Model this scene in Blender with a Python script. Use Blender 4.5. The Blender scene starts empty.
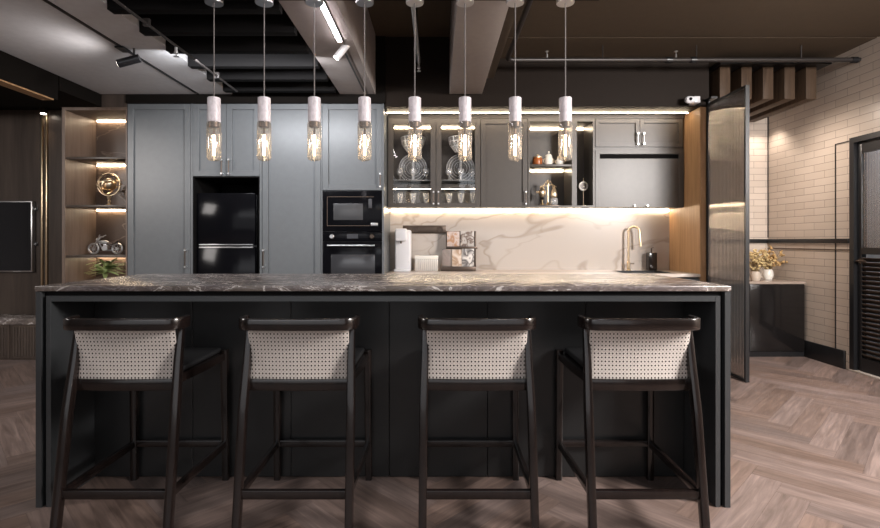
import bpy, bmesh, math, random
from mathutils import Vector, Matrix
random.seed(7)
S = bpy.context.scene
COL = S.collection
F = 510.0                       # focal length in pixels of an 880 px wide frame
VX, VY, H = 437.0, 241.0, 1.2   # vanishing point and eye height

# ------------------------------------------------------------------ camera
cam_d = bpy.data.cameras.new('camera')
cam = bpy.data.objects.new('camera', cam_d); COL.objects.link(cam)
cam.location = (0, 0, H); cam.rotation_euler = (math.pi/2, 0, 0)
cam_d.sensor_width = 36; cam_d.lens = F/880*36
cam_d.shift_x = (440-VX)/880; cam_d.shift_y = -(264-VY)/880
cam_d.clip_start = 0.05; cam_d.clip_end = 60
S.camera = cam
# ------------------------------------------------------------------ colour management
S.view_settings.view_transform = 'Standard'; S.view_settings.look = 'None'
S.view_settings.gamma = 1; S.view_settings.exposure = 0.0
S.view_settings.use_curve_mapping = False
# ------------------------------------------------------------------ world
w = bpy.data.worlds.new('world'); S.world = w; w.use_nodes = True
w.node_tree.nodes['Background'].inputs[0].default_value = (0.9, 0.93, 1, 1)
w.node_tree.nodes['Background'].inputs[1].default_value = 0.02
# ------------------------------------------------------------------ room lights and added fill lamps
def area(name, loc, target, sx, sy, power, col=(1, 1, 1), spread=180):
    d = bpy.data.lights.new(name, 'AREA'); d.shape = 'RECTANGLE'; d.size = sx; d.size_y = sy
    d.energy = power; d.color = col; d.spread = math.radians(spread)
    o = bpy.data.objects.new(name, d); COL.objects.link(o); o.location = loc
    o.rotation_euler = (Vector(target)-Vector(loc)).to_track_quat('-Z', 'Y').to_euler()
    return o
def spot(name, loc, target, power, col, ang, blend=.5, r=.03):
    d = bpy.data.lights.new(name, 'SPOT'); d.energy = power; d.color = col
    d.spot_size = math.radians(ang); d.spot_blend = blend; d.shadow_soft_size = r
    o = bpy.data.objects.new(name, d); COL.objects.link(o); o.location = loc
    o.rotation_euler = (Vector(target)-Vector(loc)).to_track_quat('-Z', 'Y').to_euler()
    return o
WARM = (1, .72, .48); SOFT = (1, .86, .74); COOL = (.86, .92, 1)
area('unseen_room_light', (-1.9, -1.7, 2.5), (-1.4, 4, .9), 3.0, 1.2, 26, (.95, .96, 1))  # added fill from behind the camera, no fitting modelled
area('unseen_room_light', (3.55, 0.9, 2.35), (1.9, 2.9, 0), .9, .9, 380, (1, .95, .92))
area('unseen_room_light', (-5.0, 1.3, 2.35), (-3.0, 2.8, 0), .9, .9, 70, (1, .94, .9))  # added fill to brighten the floor left of the island
area('unseen_room_light', (0.9, -0.9, 2.5), (0.8, 2.2, .5), .8, .5, 6, (.9, .94, 1))  # weak added fill aimed at the island front
area('rear_fill_light', (-1.0, -2.5, 1.5), (-1.0, 4, 1.9), 6.5, 2.0, 38, (.95, .96, 1))  # added fill along the rear wall, which has no window
area('aisle_fill_light', (-1.45, 3.75, 2.52), (-1.6, 4.95, 1.25), 1.2, .12, 32, (.93, .95, 1))  # added unseen lamp under the joists, brightens the tall cabinets
spot('wall_washer', (3.62, 5.70, 2.52), (3.80, 5.8, 1.6), 12, SOFT, 120, .8)
spot('corridor_light', (3.15, 5.0, 2.5), (3.75, 4.75, .6), 55, SOFT, 150, .9, .08)
spot('corridor_light', (3.0, 2.6, 2.9), (3.83, 4.2, 1.2), 40, SOFT, 80, .9, .08)

# ================================================================== helpers
def at(px, py, Y):
    k = Y/F
    return Vector(((px-VX)*k, Y, H-(py-VY)*k))
def X_(px, Y): return (px-VX)*Y/F
def Z_(py, Y): return H-(py-VY)*Y/F

class MB:
    def __init__(s): s.bm = bmesh.new(); s.uv = s.bm.loops.layers.uv.new('UVMap')
    def box(s, a, b, bev=0.0, seg=2):
        x0, x1 = sorted((a[0], b[0])); y0, y1 = sorted((a[1], b[1])); z0, z1 = sorted((a[2], b[2]))
        m = Matrix.Translation(((x0+x1)/2, (y0+y1)/2, (z0+z1)/2)) @ Matrix.Diagonal((x1-x0, y1-y0, z1-z0, 1))
        r = bmesh.ops.create_cube(s.bm, size=1, matrix=m)
        if bev > 0:
            es = list({e for v in r['verts'] for e in v.link_edges})
            bmesh.ops.bevel(s.bm, geom=es, offset=min(bev, .45*min(x1-x0, y1-y0, z1-z0)), segments=seg, affect='EDGES', profile=.5)
        return s
    def quad(s, pts):
        vs = [s.bm.verts.new(p) for p in pts]; s.bm.faces.new(vs); return s
    def cyl(s, p, q, r, r2=None, n=20, cap=True):
        p, q = Vector(p), Vector(q); r2 = r if r2 is None else r2
        d = (q-p); L = d.length; rot = d.to_track_quat('Z', 'Y').to_matrix().to_4x4()
        bmesh.ops.create_cone(s.bm, cap_ends=cap, segments=n, radius1=r, radius2=r2, depth=L, matrix=Matrix.Translation((p+q)/2) @ rot)
        return s
    def sph(s, c, r, sc=(1, 1, 1), u=16, v=10):
        m = Matrix.Translation(c) @ Matrix.Diagonal((sc[0]*r, sc[1]*r, sc[2]*r, 1))
        bmesh.ops.create_uvsphere(s.bm, u_segments=u, v_segments=v, radius=1, matrix=m); return s
    def lathe(s, c, prof, n=24, axis='Z', close=False):
        c = Vector(c); rings = []
        for r, h in prof:
            ring = []
            for i in range(n):
                a = 2*math.pi*i/n
                if axis == 'Z': v = Vector((r*math.cos(a), r*math.sin(a), h))
                elif axis == 'Y': v = Vector((r*math.cos(a), h, r*math.sin(a)))
                else: v = Vector((h, r*math.cos(a), r*math.sin(a)))
                ring.append(s.bm.verts.new(c+v))
            rings.append(ring)
        for a, b in zip(rings, rings[1:]):
            for i in range(n):
                j = (i+1) % n
                s.bm.faces.new((a[i], a[j], b[j], b[i]))
        if prof[0][0] > 1e-4 and not close: s.bm.faces.new(list(reversed(rings[0])))
        if prof[-1][0] > 1e-4 and not close: s.bm.faces.new(rings[-1])
        return s
    def sweep(s, path, sizes, side=(1, 0, 0), rnd=.3, closed=False):
        """rounded rectangular section along a path; sizes = (w along side, t across)"""
        path = [Vector(p) for p in path]; n = len(path)
        if not isinstance(sizes[0], (tuple, list)): sizes = [sizes]*n
        rings = []
        for i, p in enumerate(path):
            if closed: t = path[(i+1) % n]-path[i-1]
            else: t = path[min(i+1, n-1)]-path[max(i-1, 0)]
            t.normalize(); sd = Vector(side); sd = (sd-t*sd.dot(t))
            if sd.length < 1e-3: sd = Vector((0, 0, 1)).cross(t)
            sd.normalize(); up = t.cross(sd).normalized()
            a, b = sizes[i][0]/2, sizes[i][1]/2; r = rnd*min(a, b)*1.0; ring = []
            for cx, cy, a0 in ((1, 1, 0), (-1, 1, 90), (-1, -1, 180), (1, -1, 270)):
                for k in range(3):
                    an = math.radians(a0+45*k)
                    ring.append(s.bm.verts.new(p+sd*(cx*(a-r)+r*math.cos(an))+up*(cy*(b-r)+r*math.sin(an))))
            rings.append(ring)
        m = 12
        pairs = list(zip(rings, rings[1:]))
        if closed: pairs.append((rings[-1], rings[0]))
        for A, B in pairs:
            for i in range(m):
                j = (i+1) % m; s.bm.faces.new((A[i], A[j], B[j], B[i]))
        if not closed:
            s.bm.faces.new(list(reversed(rings[0]))); s.bm.faces.new(rings[-1])
        return s
    def tube(s, path, r, n=10, closed=False):
        path = [Vector(p) for p in path]; N = len(path); rings = []
        rs = r if isinstance(r, (list, tuple)) else [r]*N
        prev = None
        for i, p in enumerate(path):
            if closed: t = path[(i+1) % N]-path[i-1]
            else: t = path[min(i+1, N-1)]-path[max(i-1, 0)]
            t.normalize()
            if prev is None:
                a = Vector((0, 0, 1)) if abs(t.z) < .9 else Vector((1, 0, 0))
                sd = a.cross(t).normalized()
            else: sd = (prev-t*prev.dot(t)).normalized()
            prev = sd; up = t.cross(sd)
            rings.append([s.bm.verts.new(p+(sd*math.cos(2*math.pi*k/n)+up*math.sin(2*math.pi*k/n))*rs[i]) for k in range(n)])
        pairs = list(zip(rings, rings[1:]))
        if closed: pairs.append((rings[-1], rings[0]))
        for A, B in pairs:
            for i in range(n):
                j = (i+1) % n; s.bm.faces.new((A[i], A[j], B[j], B[i]))
        if not closed:
            s.bm.faces.new(list(reversed(rings[0]))); s.bm.faces.new(rings[-1])
        return s
    def prism(s, pts, y0, y1):   # outline in x,z extruded along y
        A = [s.bm.verts.new((x, y0, z)) for x, z in pts]; B = [s.bm.verts.new((x, y1, z)) for x, z in pts]
        s.bm.faces.new(A); s.bm.faces.new(list(reversed(B)))
        for i in range(len(pts)):
            j = (i+1) % len(pts); s.bm.faces.new((A[i], B[i], B[j], A[j]))
        return s

def base_of(o):
    v = Vector((0, 0, 0))
    while o is not None: v += o.location; o = o.parent
    return v
def build(mb, name, mat, parent=None, origin=None, smooth=True, recalc=True):
    bm = mb.bm
    if recalc: bmesh.ops.recalc_face_normals(bm, faces=bm.faces)
    if parent is not None: off = base_of(parent); loc = Vector((0, 0, 0))
    else:
        if origin is None:
            vs = [v.co for v in bm.verts]
            origin = Vector(((min(v.x for v in vs)+max(v.x for v in vs))/2, (min(v.y for v in vs)+max(v.y for v in vs))/2, min(v.z for v in vs)))
        off = Vector(origin); loc = off
    bmesh.ops.translate(bm, verts=bm.verts, vec=-off)
    if smooth:
        for f in bm.faces: f.smooth = True
        for e in bm.edges:
            if len(e.link_faces) == 2 and e.calc_face_angle(0) > math.radians(32): e.smooth = False
    me = bpy.data.meshes.new(name); bm.to_mesh(me); bm.free()
    me.materials.append(mat)
    o = bpy.data.objects.new(name, me); COL.objects.link(o); o.location = loc
    if parent is not None: o.parent = parent
    return o
def tag(o, label, cat, group=None):
    o['label'] = label; o['category'] = cat
    if group: o['group'] = group
    return o
def thing(name, loc, label, cat, group=None):
    o = bpy.data.objects.new(name, None); COL.objects.link(o); o.location = loc
    o.empty_display_size = .1
    return tag(o, label, cat, group)
def struct(name, mb, mat, parent=None, **k):
    o = build(mb, name, mat, parent, **k)
    if parent is None: o['kind'] = 'structure'
    return o
KIDS = lambda o: [c for c in bpy.data.objects if c.parent == o]
def dup(root, loc, label=None, rotz=None):
    def rec(o, par):
        kids = [c for c in list(bpy.data.objects) if c.parent == o]
        c = o.copy(); COL.objects.link(c)
        if par is not None: c.parent = par
        for k in kids: rec(k, c)
        return c
    r = rec(root, None); r.location = loc
    if rotz is not None: r.rotation_euler = (0, 0, rotz)
    if label: r['label'] = label
    return r

# ================================================================== materials
def mat(name, col=(.5, .5, .5), rough=.5, metal=0, **kw):
    m = bpy.data.materials.new(name); m.use_nodes = True
    b = m.node_tree.nodes['Principled BSDF']
    b.inputs['Base Color'].default_value = (*col, 1); b.inputs['Roughness'].default_value = rough
    b.inputs['Metallic'].default_value = metal
    for k, v in kw.items(): b.inputs[k].default_value = v
    return m
def N(m, t, **kw):
    n = m.node_tree.nodes.new(t)
    for k, v in kw.items(): setattr(n, k, v)
    return n
def LK(m, a, b): m.node_tree.links.new(a, b)
def coords(m, scale=(1, 1, 1), rot=(0, 0, 0), kind='Object'):
    tc = N(m, 'ShaderNodeTexCoord'); mp = N(m, 'ShaderNodeMapping')
    mp.inputs['Scale'].default_value = scale; mp.inputs['Rotation'].default_value = rot
    LK(m, tc.outputs[kind], mp.inputs['Vector']); return mp.outputs['Vector']
def ramp(m, fac, stops):
    r = N(m, 'ShaderNodeValToRGB'); e = r.color_ramp.elements
    while len(e) > 1: e.remove(e[-1])
    e[0].position = stops[0][0]; e[0].color = (*stops[0][1], 1)
    for p, c in stops[1:]:
        x = e.new(p); x.color = (*c, 1)
    LK(m, fac, r.inputs['Fac']); return r.outputs['Color']
def noise(m, vec, scale, detail=4, rough=.6, dist=0):
    n = N(m, 'ShaderNodeTexNoise'); n.inputs['Scale'].default_value = scale
    n.inputs['Detail'].default_value = detail; n.inputs['Roughness'].default_value = rough
    n.inputs['Distortion'].default_value = dist
    LK(m, vec, n.inputs['Vector']); return n.outputs['Fac']
def bsdf(m): return m.node_tree.nodes['Principled BSDF']
def bump(m, h, strength=.2, dist=.002):
    b = N(m, 'ShaderNodeBump'); b.inputs['Strength'].default_value = strength; b.inputs['Distance'].default_value = dist
    LK(m, h, b.inputs['Height']); LK(m, b.outputs['Normal'], bsdf(m).inputs['Normal'])
def wood(name, c0, c1, rough=.4, grain=(18, 18, 1.2), coat=0.0):
    m = mat(name, c0, rough); v = coords(m, grain)
    f = noise(m, v, 1.6, 6, .65, .6)
    LK(m, ramp(m, f, [(.3, c0), (.7, c1)]), bsdf(m).inputs['Base Color'])
    bump(m, f, .12, .001); bsdf(m).inputs['Coat Weight'].default_value = coat
    return m
def paint(name, c, rough=.42):
    m = mat(name, c, rough); f = noise(m, coords(m, (6, 6, 6)), 3, 3)
    d = tuple(x*1.04 for x in c); e = tuple(x*.97 for x in c)
    LK(m, ramp(m, f, [(.35, e), (.65, d)]), bsdf(m).inputs['Base Color'])
    return m
def emit(name, c, s):
    m = mat(name, c, .5); b = bsdf(m)
    b.inputs['Emission Color'].default_value = (*c, 1); b.inputs['Emission Strength'].default_value = s
    return m
def thin_glass(name, tint=(1, 1, 1), refl=.12, rough=.02, milk=0.0):
    m = bpy.data.materials.new(name); m.use_nodes = True; nt = m.node_tree; nt.nodes.clear()
    o = N(m, 'ShaderNodeOutputMaterial'); t = N(m, 'ShaderNodeBsdfTransparent'); g = N(m, 'ShaderNodeBsdfGlossy')
    t.inputs[0].default_value = (*tint, 1); g.inputs['Roughness'].default_value = rough
    lw = N(m, 'ShaderNodeLayerWeight'); lw.inputs['Blend'].default_value = .25
    mr = N(m, 'ShaderNodeMapRange'); mr.inputs['To Min'].default_value = refl*.5; mr.inputs['To Max'].default_value = min(1, refl*5)
    mx = N(m, 'ShaderNodeMixShader')
    LK(m, lw.outputs['Facing'], mr.inputs['Value']); LK(m, mr.outputs[0], mx.inputs[0])
    LK(m, t.outputs[0], mx.inputs[1]); LK(m, g.outputs[0], mx.inputs[2])
    df = N(m, 'ShaderNodeBsdfDiffuse'); df.inputs[0].default_value = (.8, .78, .75, 1); m2 = N(m, 'ShaderNodeMixShader')
    m2.inputs[0].default_value = milk; LK(m, mx.outputs[0], m2.inputs[1]); LK(m, df.outputs[0], m2.inputs[2])
    LK(m, m2.outputs[0], o.inputs['Surface'])
    return m

M = {}
M['cab_grey'] = paint('cabinet_grey_paint', (.118, .125, .130), .34)
M['cab_taupe'] = paint('cabinet_taupe_paint', (.068, .058, .050), .38)
def low_spec(m, v):
    bsdf(m).inputs['Specular IOR Level'].default_value = v; return m
M['island_paint_shaded'] = paint('island_charcoal_shaded', (.014, .0142, .0145), .34)  # darker copy of the island paint, recess shade put into the colour
M['island_paint_lit'] = paint('island_charcoal_lit', (.036, .038, .040), .34)  # same island paint made lighter, light on the frame put into the colour
M['black'] = mat('black_satin', (.008, .008, .009), .35)
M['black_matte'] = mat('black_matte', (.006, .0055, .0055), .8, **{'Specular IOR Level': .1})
M['black_glass'] = mat('black_appliance_glass', (.004, .004, .005), .12, **{'Specular IOR Level': .12})
M['dark_ceiling'] = low_spec(paint('dark_ceiling_paint', (.0065, .005, .004), .8), .1)
M['brown_ceiling'] = low_spec(paint('brown_ceiling_paint', (.075, .055, .038), .65), .15)
M['grey_ceiling'] = paint('light_grey_ceiling_paint', (.60, .59, .59), .75)
M['beam_grey'] = paint('beam_plaster', (.36, .32, .30), .7)
M['stool_wood'] = wood('stool_dark_walnut', (.005, .0033, .003), (.013, .008, .0068), .22, (30, 30, 3), .3)
M['niche_wood'] = wood('niche_brown_veneer', (.10, .068, .050), (.17, .12, .092), .42, (14, 14, 1.0))
M['panel_wood'] = wood('wall_dark_veneer', (.045, .033, .027), (.08, .06, .048), .35, (12, 12, .8))
M['oak'] = wood('oak_side_panel', (.30, .16, .07), (.48, .29, .15), .5, (10, 22, 1.2))
M['fin_wood'] = wood('fin_walnut', (.04, .025, .016), (.08, .052, .034), .5, (16, 16, 1.5))
M['pipe'] = mat('dark_pipe', (.035, .03, .028), .4, .4)
M['chrome'] = mat('chrome', (.9, .9, .9), .3, 1)
M['steel'] = mat('brushed_steel', (.55, .54, .54), .32, 1)
M['brass'] = mat('brushed_brass', (.80, .63, .42), .28, 1)
M['gold'] = mat('aged_gold', (.82, .66, .46), .35, 1)
M['bronze'] = mat('dark_bronze', (.10, .075, .06), .35, .8)
M['white'] = mat('white_plastic', (.75, .74, .76), .35)
M['white_ceramic'] = mat('white_ceramic', (.75, .72, .66), .25)
M['amber'] = mat('amber_ceramic', (.35, .10, .025), .25)
M['glass'] = thin_glass('clear_glass', (.96, .96, .96), .035)
M['amber_glass'] = thin_glass('warm_bulb_glass', (.90, .84, .76), .12, .04, .13)
M['crystal'] = thin_glass('cut_crystal', (.92, .92, .93), .16, .12, .28)
M['cut_glass'] = mat('cut_glass_ribs', (.8, .8, .8), .2)
M['filament'] = emit('glowing_filament', (1, .80, .58), 20)
M['led'] = emit('led_warm', (1, .80, .56), 36)
M['led_soft'] = emit('led_warm_soft', (1, .80, .56), 32)
M['led_white'] = emit('led_white', (1, .93, .96), 30)
M['lamp_face'] = emit('spot_lamp_face', (1, .9, .8), 8)
M['green'] = mat('leaf_green', (.34, .42, .16), .5)
M['dry_leaf'] = mat('dried_flower', (.42, .27, .11), .7)
M['paper'] = mat('paper', (.62, .58, .54), .6)
M['screen'] = mat('tv_screen', (.012, .012, .014), .14)
M['cushion'] = mat('black_leather', (.012, .012, .013), .45)
M['grout'] = mat('floor_gap', (.05, .036, .03), .8)

M['fin_wood'].node_tree.nodes['Principled BSDF'].inputs['Specular IOR Level'].default_value = .1
def marble_dark():
    m = mat('grey_veined_marble', (.1, .08, .08), .27); v = coords(m, (1.0, 2.2, 2.2), (0, 0, .35))
    n1 = noise(m, v, 2.2, 8, .62, 1.6)
    n2 = noise(m, v, 5.5, 8, .7, 2.5)
    c1 = ramp(m, n1, [(.36, (.085, .068, .06)), (.48, (.14, .115, .10)), (.496, (.62, .57, .54)), (.508, (.13, .105, .095)), (.62, (.09, .072, .07))])
    c2 = ramp(m, n2, [(.48, (0, 0, 0)), (.5, (.22, .20, .20)), (.515, (0, 0, 0))])
    mx = N(m, 'ShaderNodeMix', data_type='RGBA', blend_type='ADD'); mx.inputs['Factor'].default_value = .8
    LK(m, c1, mx.inputs['A']); LK(m, c2, mx.inputs['B']); LK(m, mx.outputs['Result'], bsdf(m).inputs['Base Color'])
    return m
M['marble_dark'] = marble_dark()
def marble_light(name, base, vein, sc=1.0):
    m = mat(name, base, .22); v = coords(m, (.55*sc, 1*sc, 1.25*sc), (0, .55, 0))
    n1 = noise(m, v, 1.1, 4, .5, .55); n2 = noise(m, v, 2.0, 3, .45, .4)
    c1 = ramp(m, n1, [(.490, base), (.499, vein), (.501, vein), (.506, base)])
    c2 = ramp(m, n2, [(.49, (1, 1, 1)), (.5, (.90, .87, .84)), (.51, (1, 1, 1))])
    mx = N(m, 'ShaderNodeMix', data_type='RGBA', blend_type='MULTIPLY'); mx.inputs['Factor'].default_value = .9
    LK(m, c1, mx.inputs['A']); LK(m, c2, mx.inputs['B']); LK(m, mx.outputs['Result'], bsdf(m).inputs['Base Color'])
    return m
M['marble_light'] = marble_light('pale_marble', (.50, .445, .40), (.38, .32, .27), .8)
M['marble_brown'] = marble_light('brown_niche_marble', (.15, .108, .085), (.30, .22, .17), 2.0)
M['counter'] = paint('beige_stone_worktop', (.55, .48, .43), .25)

def tile(name, plane):
    m = mat(name, (.6, .55, .5), .28)
    tc = N(m, 'ShaderNodeTexCoord'); sp = N(m, 'ShaderNodeSeparateXYZ'); cb = N(m, 'ShaderNodeCombineXYZ')
    LK(m, tc.outputs['Object'], sp.inputs[0])
    LK(m, sp.outputs['Y' if plane == 'YZ' else 'X'], cb.inputs['X']); LK(m, sp.outputs['Z'], cb.inputs['Y'])
    b = N(m, 'ShaderNodeTexBrick'); b.offset = .5
    b.inputs['Scale'].default_value = 1; b.inputs['Brick Width'].default_value = .28; b.inputs['Row Height'].default_value = .073
    b.inputs['Mortar Size'].default_value = .0028; b.inputs['Mortar Smooth'].default_value = .2
    b.inputs['Color1'].default_value = (.54, .465, .40, 1); b.inputs['Color2'].default_value = (.48, .41, .35, 1)
    b.inputs['Mortar'].default_value = (.26, .22, .19, 1); b.inputs['Bias'].default_value = -.2
    LK(m, cb.outputs[0], b.inputs['Vector']); LK(m, b.outputs['Color'], bsdf(m).inputs['Base Color'])
    inv = N(m, 'ShaderNodeMath', operation='SUBTRACT'); inv.inputs[0].default_value = 1
    LK(m, b.outputs['Fac'], inv.inputs[1]); bump(m, inv.outputs[0], .5, .002)
    return m
M['tile_side'] = tile('cream_brick_tile_side', 'YZ'); M['tile_back'] = tile('cream_brick_tile_back', 'XZ')

def floor_mat():
    m = mat('herringbone_floor', (.2, .15, .12), .34)
    at_ = N(m, 'ShaderNodeAttribute'); at_.attribute_name = 'plank'
    v = coords(m, (1.6, 22, 1), kind='UV')
    f = noise(m, v, 1.5, 7, .65, .8)
    g = ramp(m, f, [(.25, (.45, .42, .40)), (.5, (.95, .95, .95)), (.75, (1.6, 1.6, 1.6))])
    mx = N(m, 'ShaderNodeMix', data_type='RGBA', blend_type='MULTIPLY'); mx.inputs['Factor'].default_value = 1
    LK(m, at_.outputs['Color'], mx.inputs['A']); LK(m, g, mx.inputs['B']); LK(m, mx.outputs['Result'], bsdf(m).inputs['Base Color'])
    r = N(m, 'ShaderNodeMapRange'); r.inputs['To Min'].default_value = .28; r.inputs['To Max'].default_value = .5
    LK(m, f, r.inputs['Value']); LK(m, r.outputs[0], bsdf(m).inputs['Roughness'])
    bump(m, f, .15, .001)
    return m
M['floor'] = floor_mat()

def cane_mat():
    m = mat('woven_cane', (.66, .58, .52), .6)
    nt = m.node_tree; out = nt.nodes['Material Output']
    tc = N(m, 'ShaderNodeTexCoord'); sp = N(m, 'ShaderNodeSeparateXYZ'); LK(m, tc.outputs['UV'], sp.inputs[0])
    def cell(o):
        a = N(m, 'ShaderNodeMath', operation='FRACT'); LK(m, o, a.inputs[0])
        s_ = N(m, 'ShaderNodeMath', operation='SUBTRACT'); LK(m, a.outputs[0], s_.inputs[0]); s_.inputs[1].default_value = .5
        b = N(m, 'ShaderNodeMath', operation='ABSOLUTE'); LK(m, s_.outputs[0], b.inputs[0]); return b.outputs[0]
    cx, cy = cell(sp.outputs['X']), cell(sp.outputs['Y'])
    mxx = N(m, 'ShaderNodeMath', operation='MAXIMUM'); LK(m, cx, mxx.inputs[0]); LK(m, cy, mxx.inputs[1])
    ad = N(m, 'ShaderNodeMath', operation='ADD'); LK(m, cx, ad.inputs[0]); LK(m, cy, ad.inputs[1])
    sc = N(m, 'ShaderNodeMath', operation='MULTIPLY'); LK(m, ad.outputs[0], sc.inputs[0]); sc.inputs[1].default_value = .72
    oc = N(m, 'ShaderNodeMath', operation='MAXIMUM'); LK(m, mxx.outputs[0], oc.inputs[0]); LK(m, sc.outputs[0], oc.inputs[1])
    hole = N(m, 'ShaderNodeMath', operation='LESS_THAN'); LK(m, oc.outputs[0], hole.inputs[0]); hole.inputs[1].default_value = .20
    cr = ramp(m, oc.outputs[0], [(.22, (.36, .30, .26)), (.32, (.60, .55, .51)), (.42, (.62, .57, .53)), (.5, (.46, .41, .37))])
    LK(m, cr, bsdf(m).inputs['Base Color'])
    tr = N(m, 'ShaderNodeBsdfTransparent'); mx = N(m, 'ShaderNodeMixShader')
    LK(m, hole.outputs[0], mx.inputs[0]); LK(m, bsdf(m).outputs[0], mx.inputs[1]); LK(m, tr.outputs[0], mx.inputs[2])
    LK(m, mx.outputs[0], out.inputs['Surface'])
    return m
M['cane'] = cane_mat()

def reeded(name, tint=(.72, .68, .64), rough=.16, scale=60.0, axis='Y', mixv=.45):
    m = bpy.data.materials.new(name); m.use_nodes = True; nt = m.node_tree; nt.nodes.clear()
    o = N(m, 'ShaderNodeOutputMaterial'); t = N(m, 'ShaderNodeBsdfRefraction'); g = N(m, 'ShaderNodeBsdfGlossy')
    t.inputs['Color'].default_value = (*tint, 1); t.inputs['Roughness'].default_value = .25; t.inputs['IOR'].default_value = 1.02
    g.inputs['Roughness'].default_value = rough; g.inputs['Color'].default_value = (.8, .78, .76, 1)
    tc = N(m, 'ShaderNodeTexCoord'); sp = N(m, 'ShaderNodeSeparateXYZ'); LK(m, tc.outputs['Object'], sp.inputs[0])
    mu = N(m, 'ShaderNodeMath', operation='MULTIPLY'); LK(m, sp.outputs[axis], mu.inputs[0]); mu.inputs[1].default_value = scale*2*math.pi
    sn = N(m, 'ShaderNodeMath', operation='SINE'); LK(m, mu.outputs[0], sn.inputs[0])
    b = N(m, 'ShaderNodeBump'); b.inputs['Strength'].default_value = .7; b.inputs['Distance'].default_value = .003
    LK(m, sn.outputs[0], b.inputs['Height'])
    LK(m, b.outputs[0], t.inputs['Normal']); LK(m, b.outputs[0], g.inputs['Normal'])
    mx = N(m, 'ShaderNodeMixShader'); mx.inputs[0].default_value = mixv
    LK(m, t.outputs[0], mx.inputs[1]); LK(m, g.outputs[0], mx.inputs[2]); LK(m, mx.outputs[0], o.inputs['Surface'])
    return m
M['reeded'] = reeded('bronze_reeded_glass', (.80, .74, .68), .07, 45, 'Y', .62)

# ================================================================== room shell
XL, XR, YB, YF, ZC = -6.5, 3.83, -2.6, 5.90, 3.30
YT = 4.95      # front plane of the tall cabinets
YW = 5.62      # back wall behind the worktop
YU = 5.27      # front plane of wall cabinets

def herringbone():
    mb = MB(); bm = mb.bm
    cl = bm.loops.layers.float_color.new('plank')
    W, n = .135, 6; g = .0003
    def region(x, y): return XL-.7 < x < XR+.7 and YB-.7 < y < YF+.7
    c45 = math.cos(math.pi/4)
    done = set()
    def clip(poly):
        for ax, lim, sg in ((0, XL, 1), (0, XR, -1), (1, YB, 1), (1, YF, -1)):
            out = []
            for i in range(len(poly)):
                p, q = poly[i-1], poly[i]; dp, dq = sg*(p[ax]-lim), sg*(q[ax]-lim)
                if (dp >= 0) != (dq >= 0):
                    u = dp/(dp-dq); out.append((p[0]+(q[0]-p[0])*u, p[1]+(q[1]-p[1])*u))
                if dq >= 0: out.append(q)
            poly = out
            if not poly: return []
        return poly
    for a in range(-110, 110):
        for b in range(-110, 110):
            t = (a-b) % (2*n)
            if t < n: key = ('h', a-t, b); x0, y0, x1, y1 = a-t, b, a-t+n, b+1
            else:
                bs = b-(2*n-1-t); key = ('v', a, bs); x0, y0, x1, y1 = a, bs, a+1, bs+n
            if key in done: continue
            done.add(key)
            cx, cy = (x0+x1)/2*W, (y0+y1)/2*W
            wx, wy = (cx-cy)*c45, (cx+cy)*c45+1.2
            if not region(wx, wy): continue
            pts = [(x0*W+g, y0*W+g), (x1*W-g, y0*W+g), (x1*W-g, y1*W-g), (x0*W+g, y1*W-g)]
            wp = clip([((p[0]-p[1])*c45, (p[0]+p[1])*c45+1.2) for p in pts])
            if len(wp) < 3: continue
            nw = len(wp); ar = abs(sum(wp[i][0]*wp[(i+1) % nw][1]-wp[(i+1) % nw][0]*wp[i][1] for i in range(nw)))/2
            if ar < 1e-5: continue
            uniq = []
            for p in wp:
                if not uniq or (Vector(p)-Vector(uniq[-1])).length > 1e-5: uniq.append(p)
            if (Vector(uniq[0])-Vector(uniq[-1])).length < 1e-5: uniq.pop()
            if len(uniq) < 3: continue
            f = bm.faces.new([bm.verts.new((p[0], p[1], 0)) for p in uniq])
            k = random.uniform(.76, 1.2); wv = random.uniform(-.02, .03)
            col = (.178*k+wv*.3, .130*k, .113*k-wv*.2, 1)
            ou, ov = random.uniform(0, 50), random.uniform(0, 50)
            for lp in f.loops:
                lp[cl] = col
                # along-plank coordinate
                q = lp.vert.co; la = (q.x+(q.y-1.2))*c45; lb = (-q.x+(q.y-1.2))*c45
                lp[mb.uv].uv = (la+ou, lb+ov) if key[0] == 'h' else (lb+ou, la+ov)
    fl = build(mb, 'floor', M['floor'], origin=(0, 0, 0), smooth=False)
    fl['kind'] = 'structure'
    sub = MB().box((XL, YB, -.12), (XR, YF, -.0015))
    s = build(sub, 'floor_screed', M['grout'], fl)
herringbone()

struct('ceiling', MB().box((XL, YB, ZC), (XR, YF+.2, ZC+.1)), M['dark_ceiling'])
struct('wall_behind', MB().box((XL, YB-.1, 0), (XR, YB, ZC)), paint('rear_wall_paint', (.22, .21, .20), .7))
struct('wall_left', MB().box((XL-.1, YB, 0), (XL, YF, ZC)), paint('left_wall_paint', (.20, .18, .17), .7))
struct('wall_back', MB().box((-.52, YW, 0), (2.66, YW+.1, ZC)), M['marble_light'])
struct('wall_far', MB().box((-3.66, YW, 0), (-.52, YW+.1, ZC)), M['dark_ceiling'])
struct('wall_corridor', MB().box((2.66, YF, 0), (XR, YF+.1, ZC)), M['tile_back'])
# right tiled wall with door opening
DZ0, DZ1, DH = 3.80, 4.72, 2.15
rw = MB().box((XR, DZ1, 0), (XR+.12, YF+.1, ZC)).box((XR, YB, 0), (XR+.12, DZ0, ZC)).box((XR, DZ0, DH), (XR+.12, DZ1, ZC))
struct('wall_right', rw, M['tile_side'], origin=(XR, 0, 0))
struct('wall_side', MB().box((2.56, YW-.66, 0), (2.64, YF, 2.503)), M['oak'])
TVY = 5.45
struct('wall_panelled', MB().box((XL, TVY, 0), (-3.64, TVY+.17, ZC)), M['panel_wood'])
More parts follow.
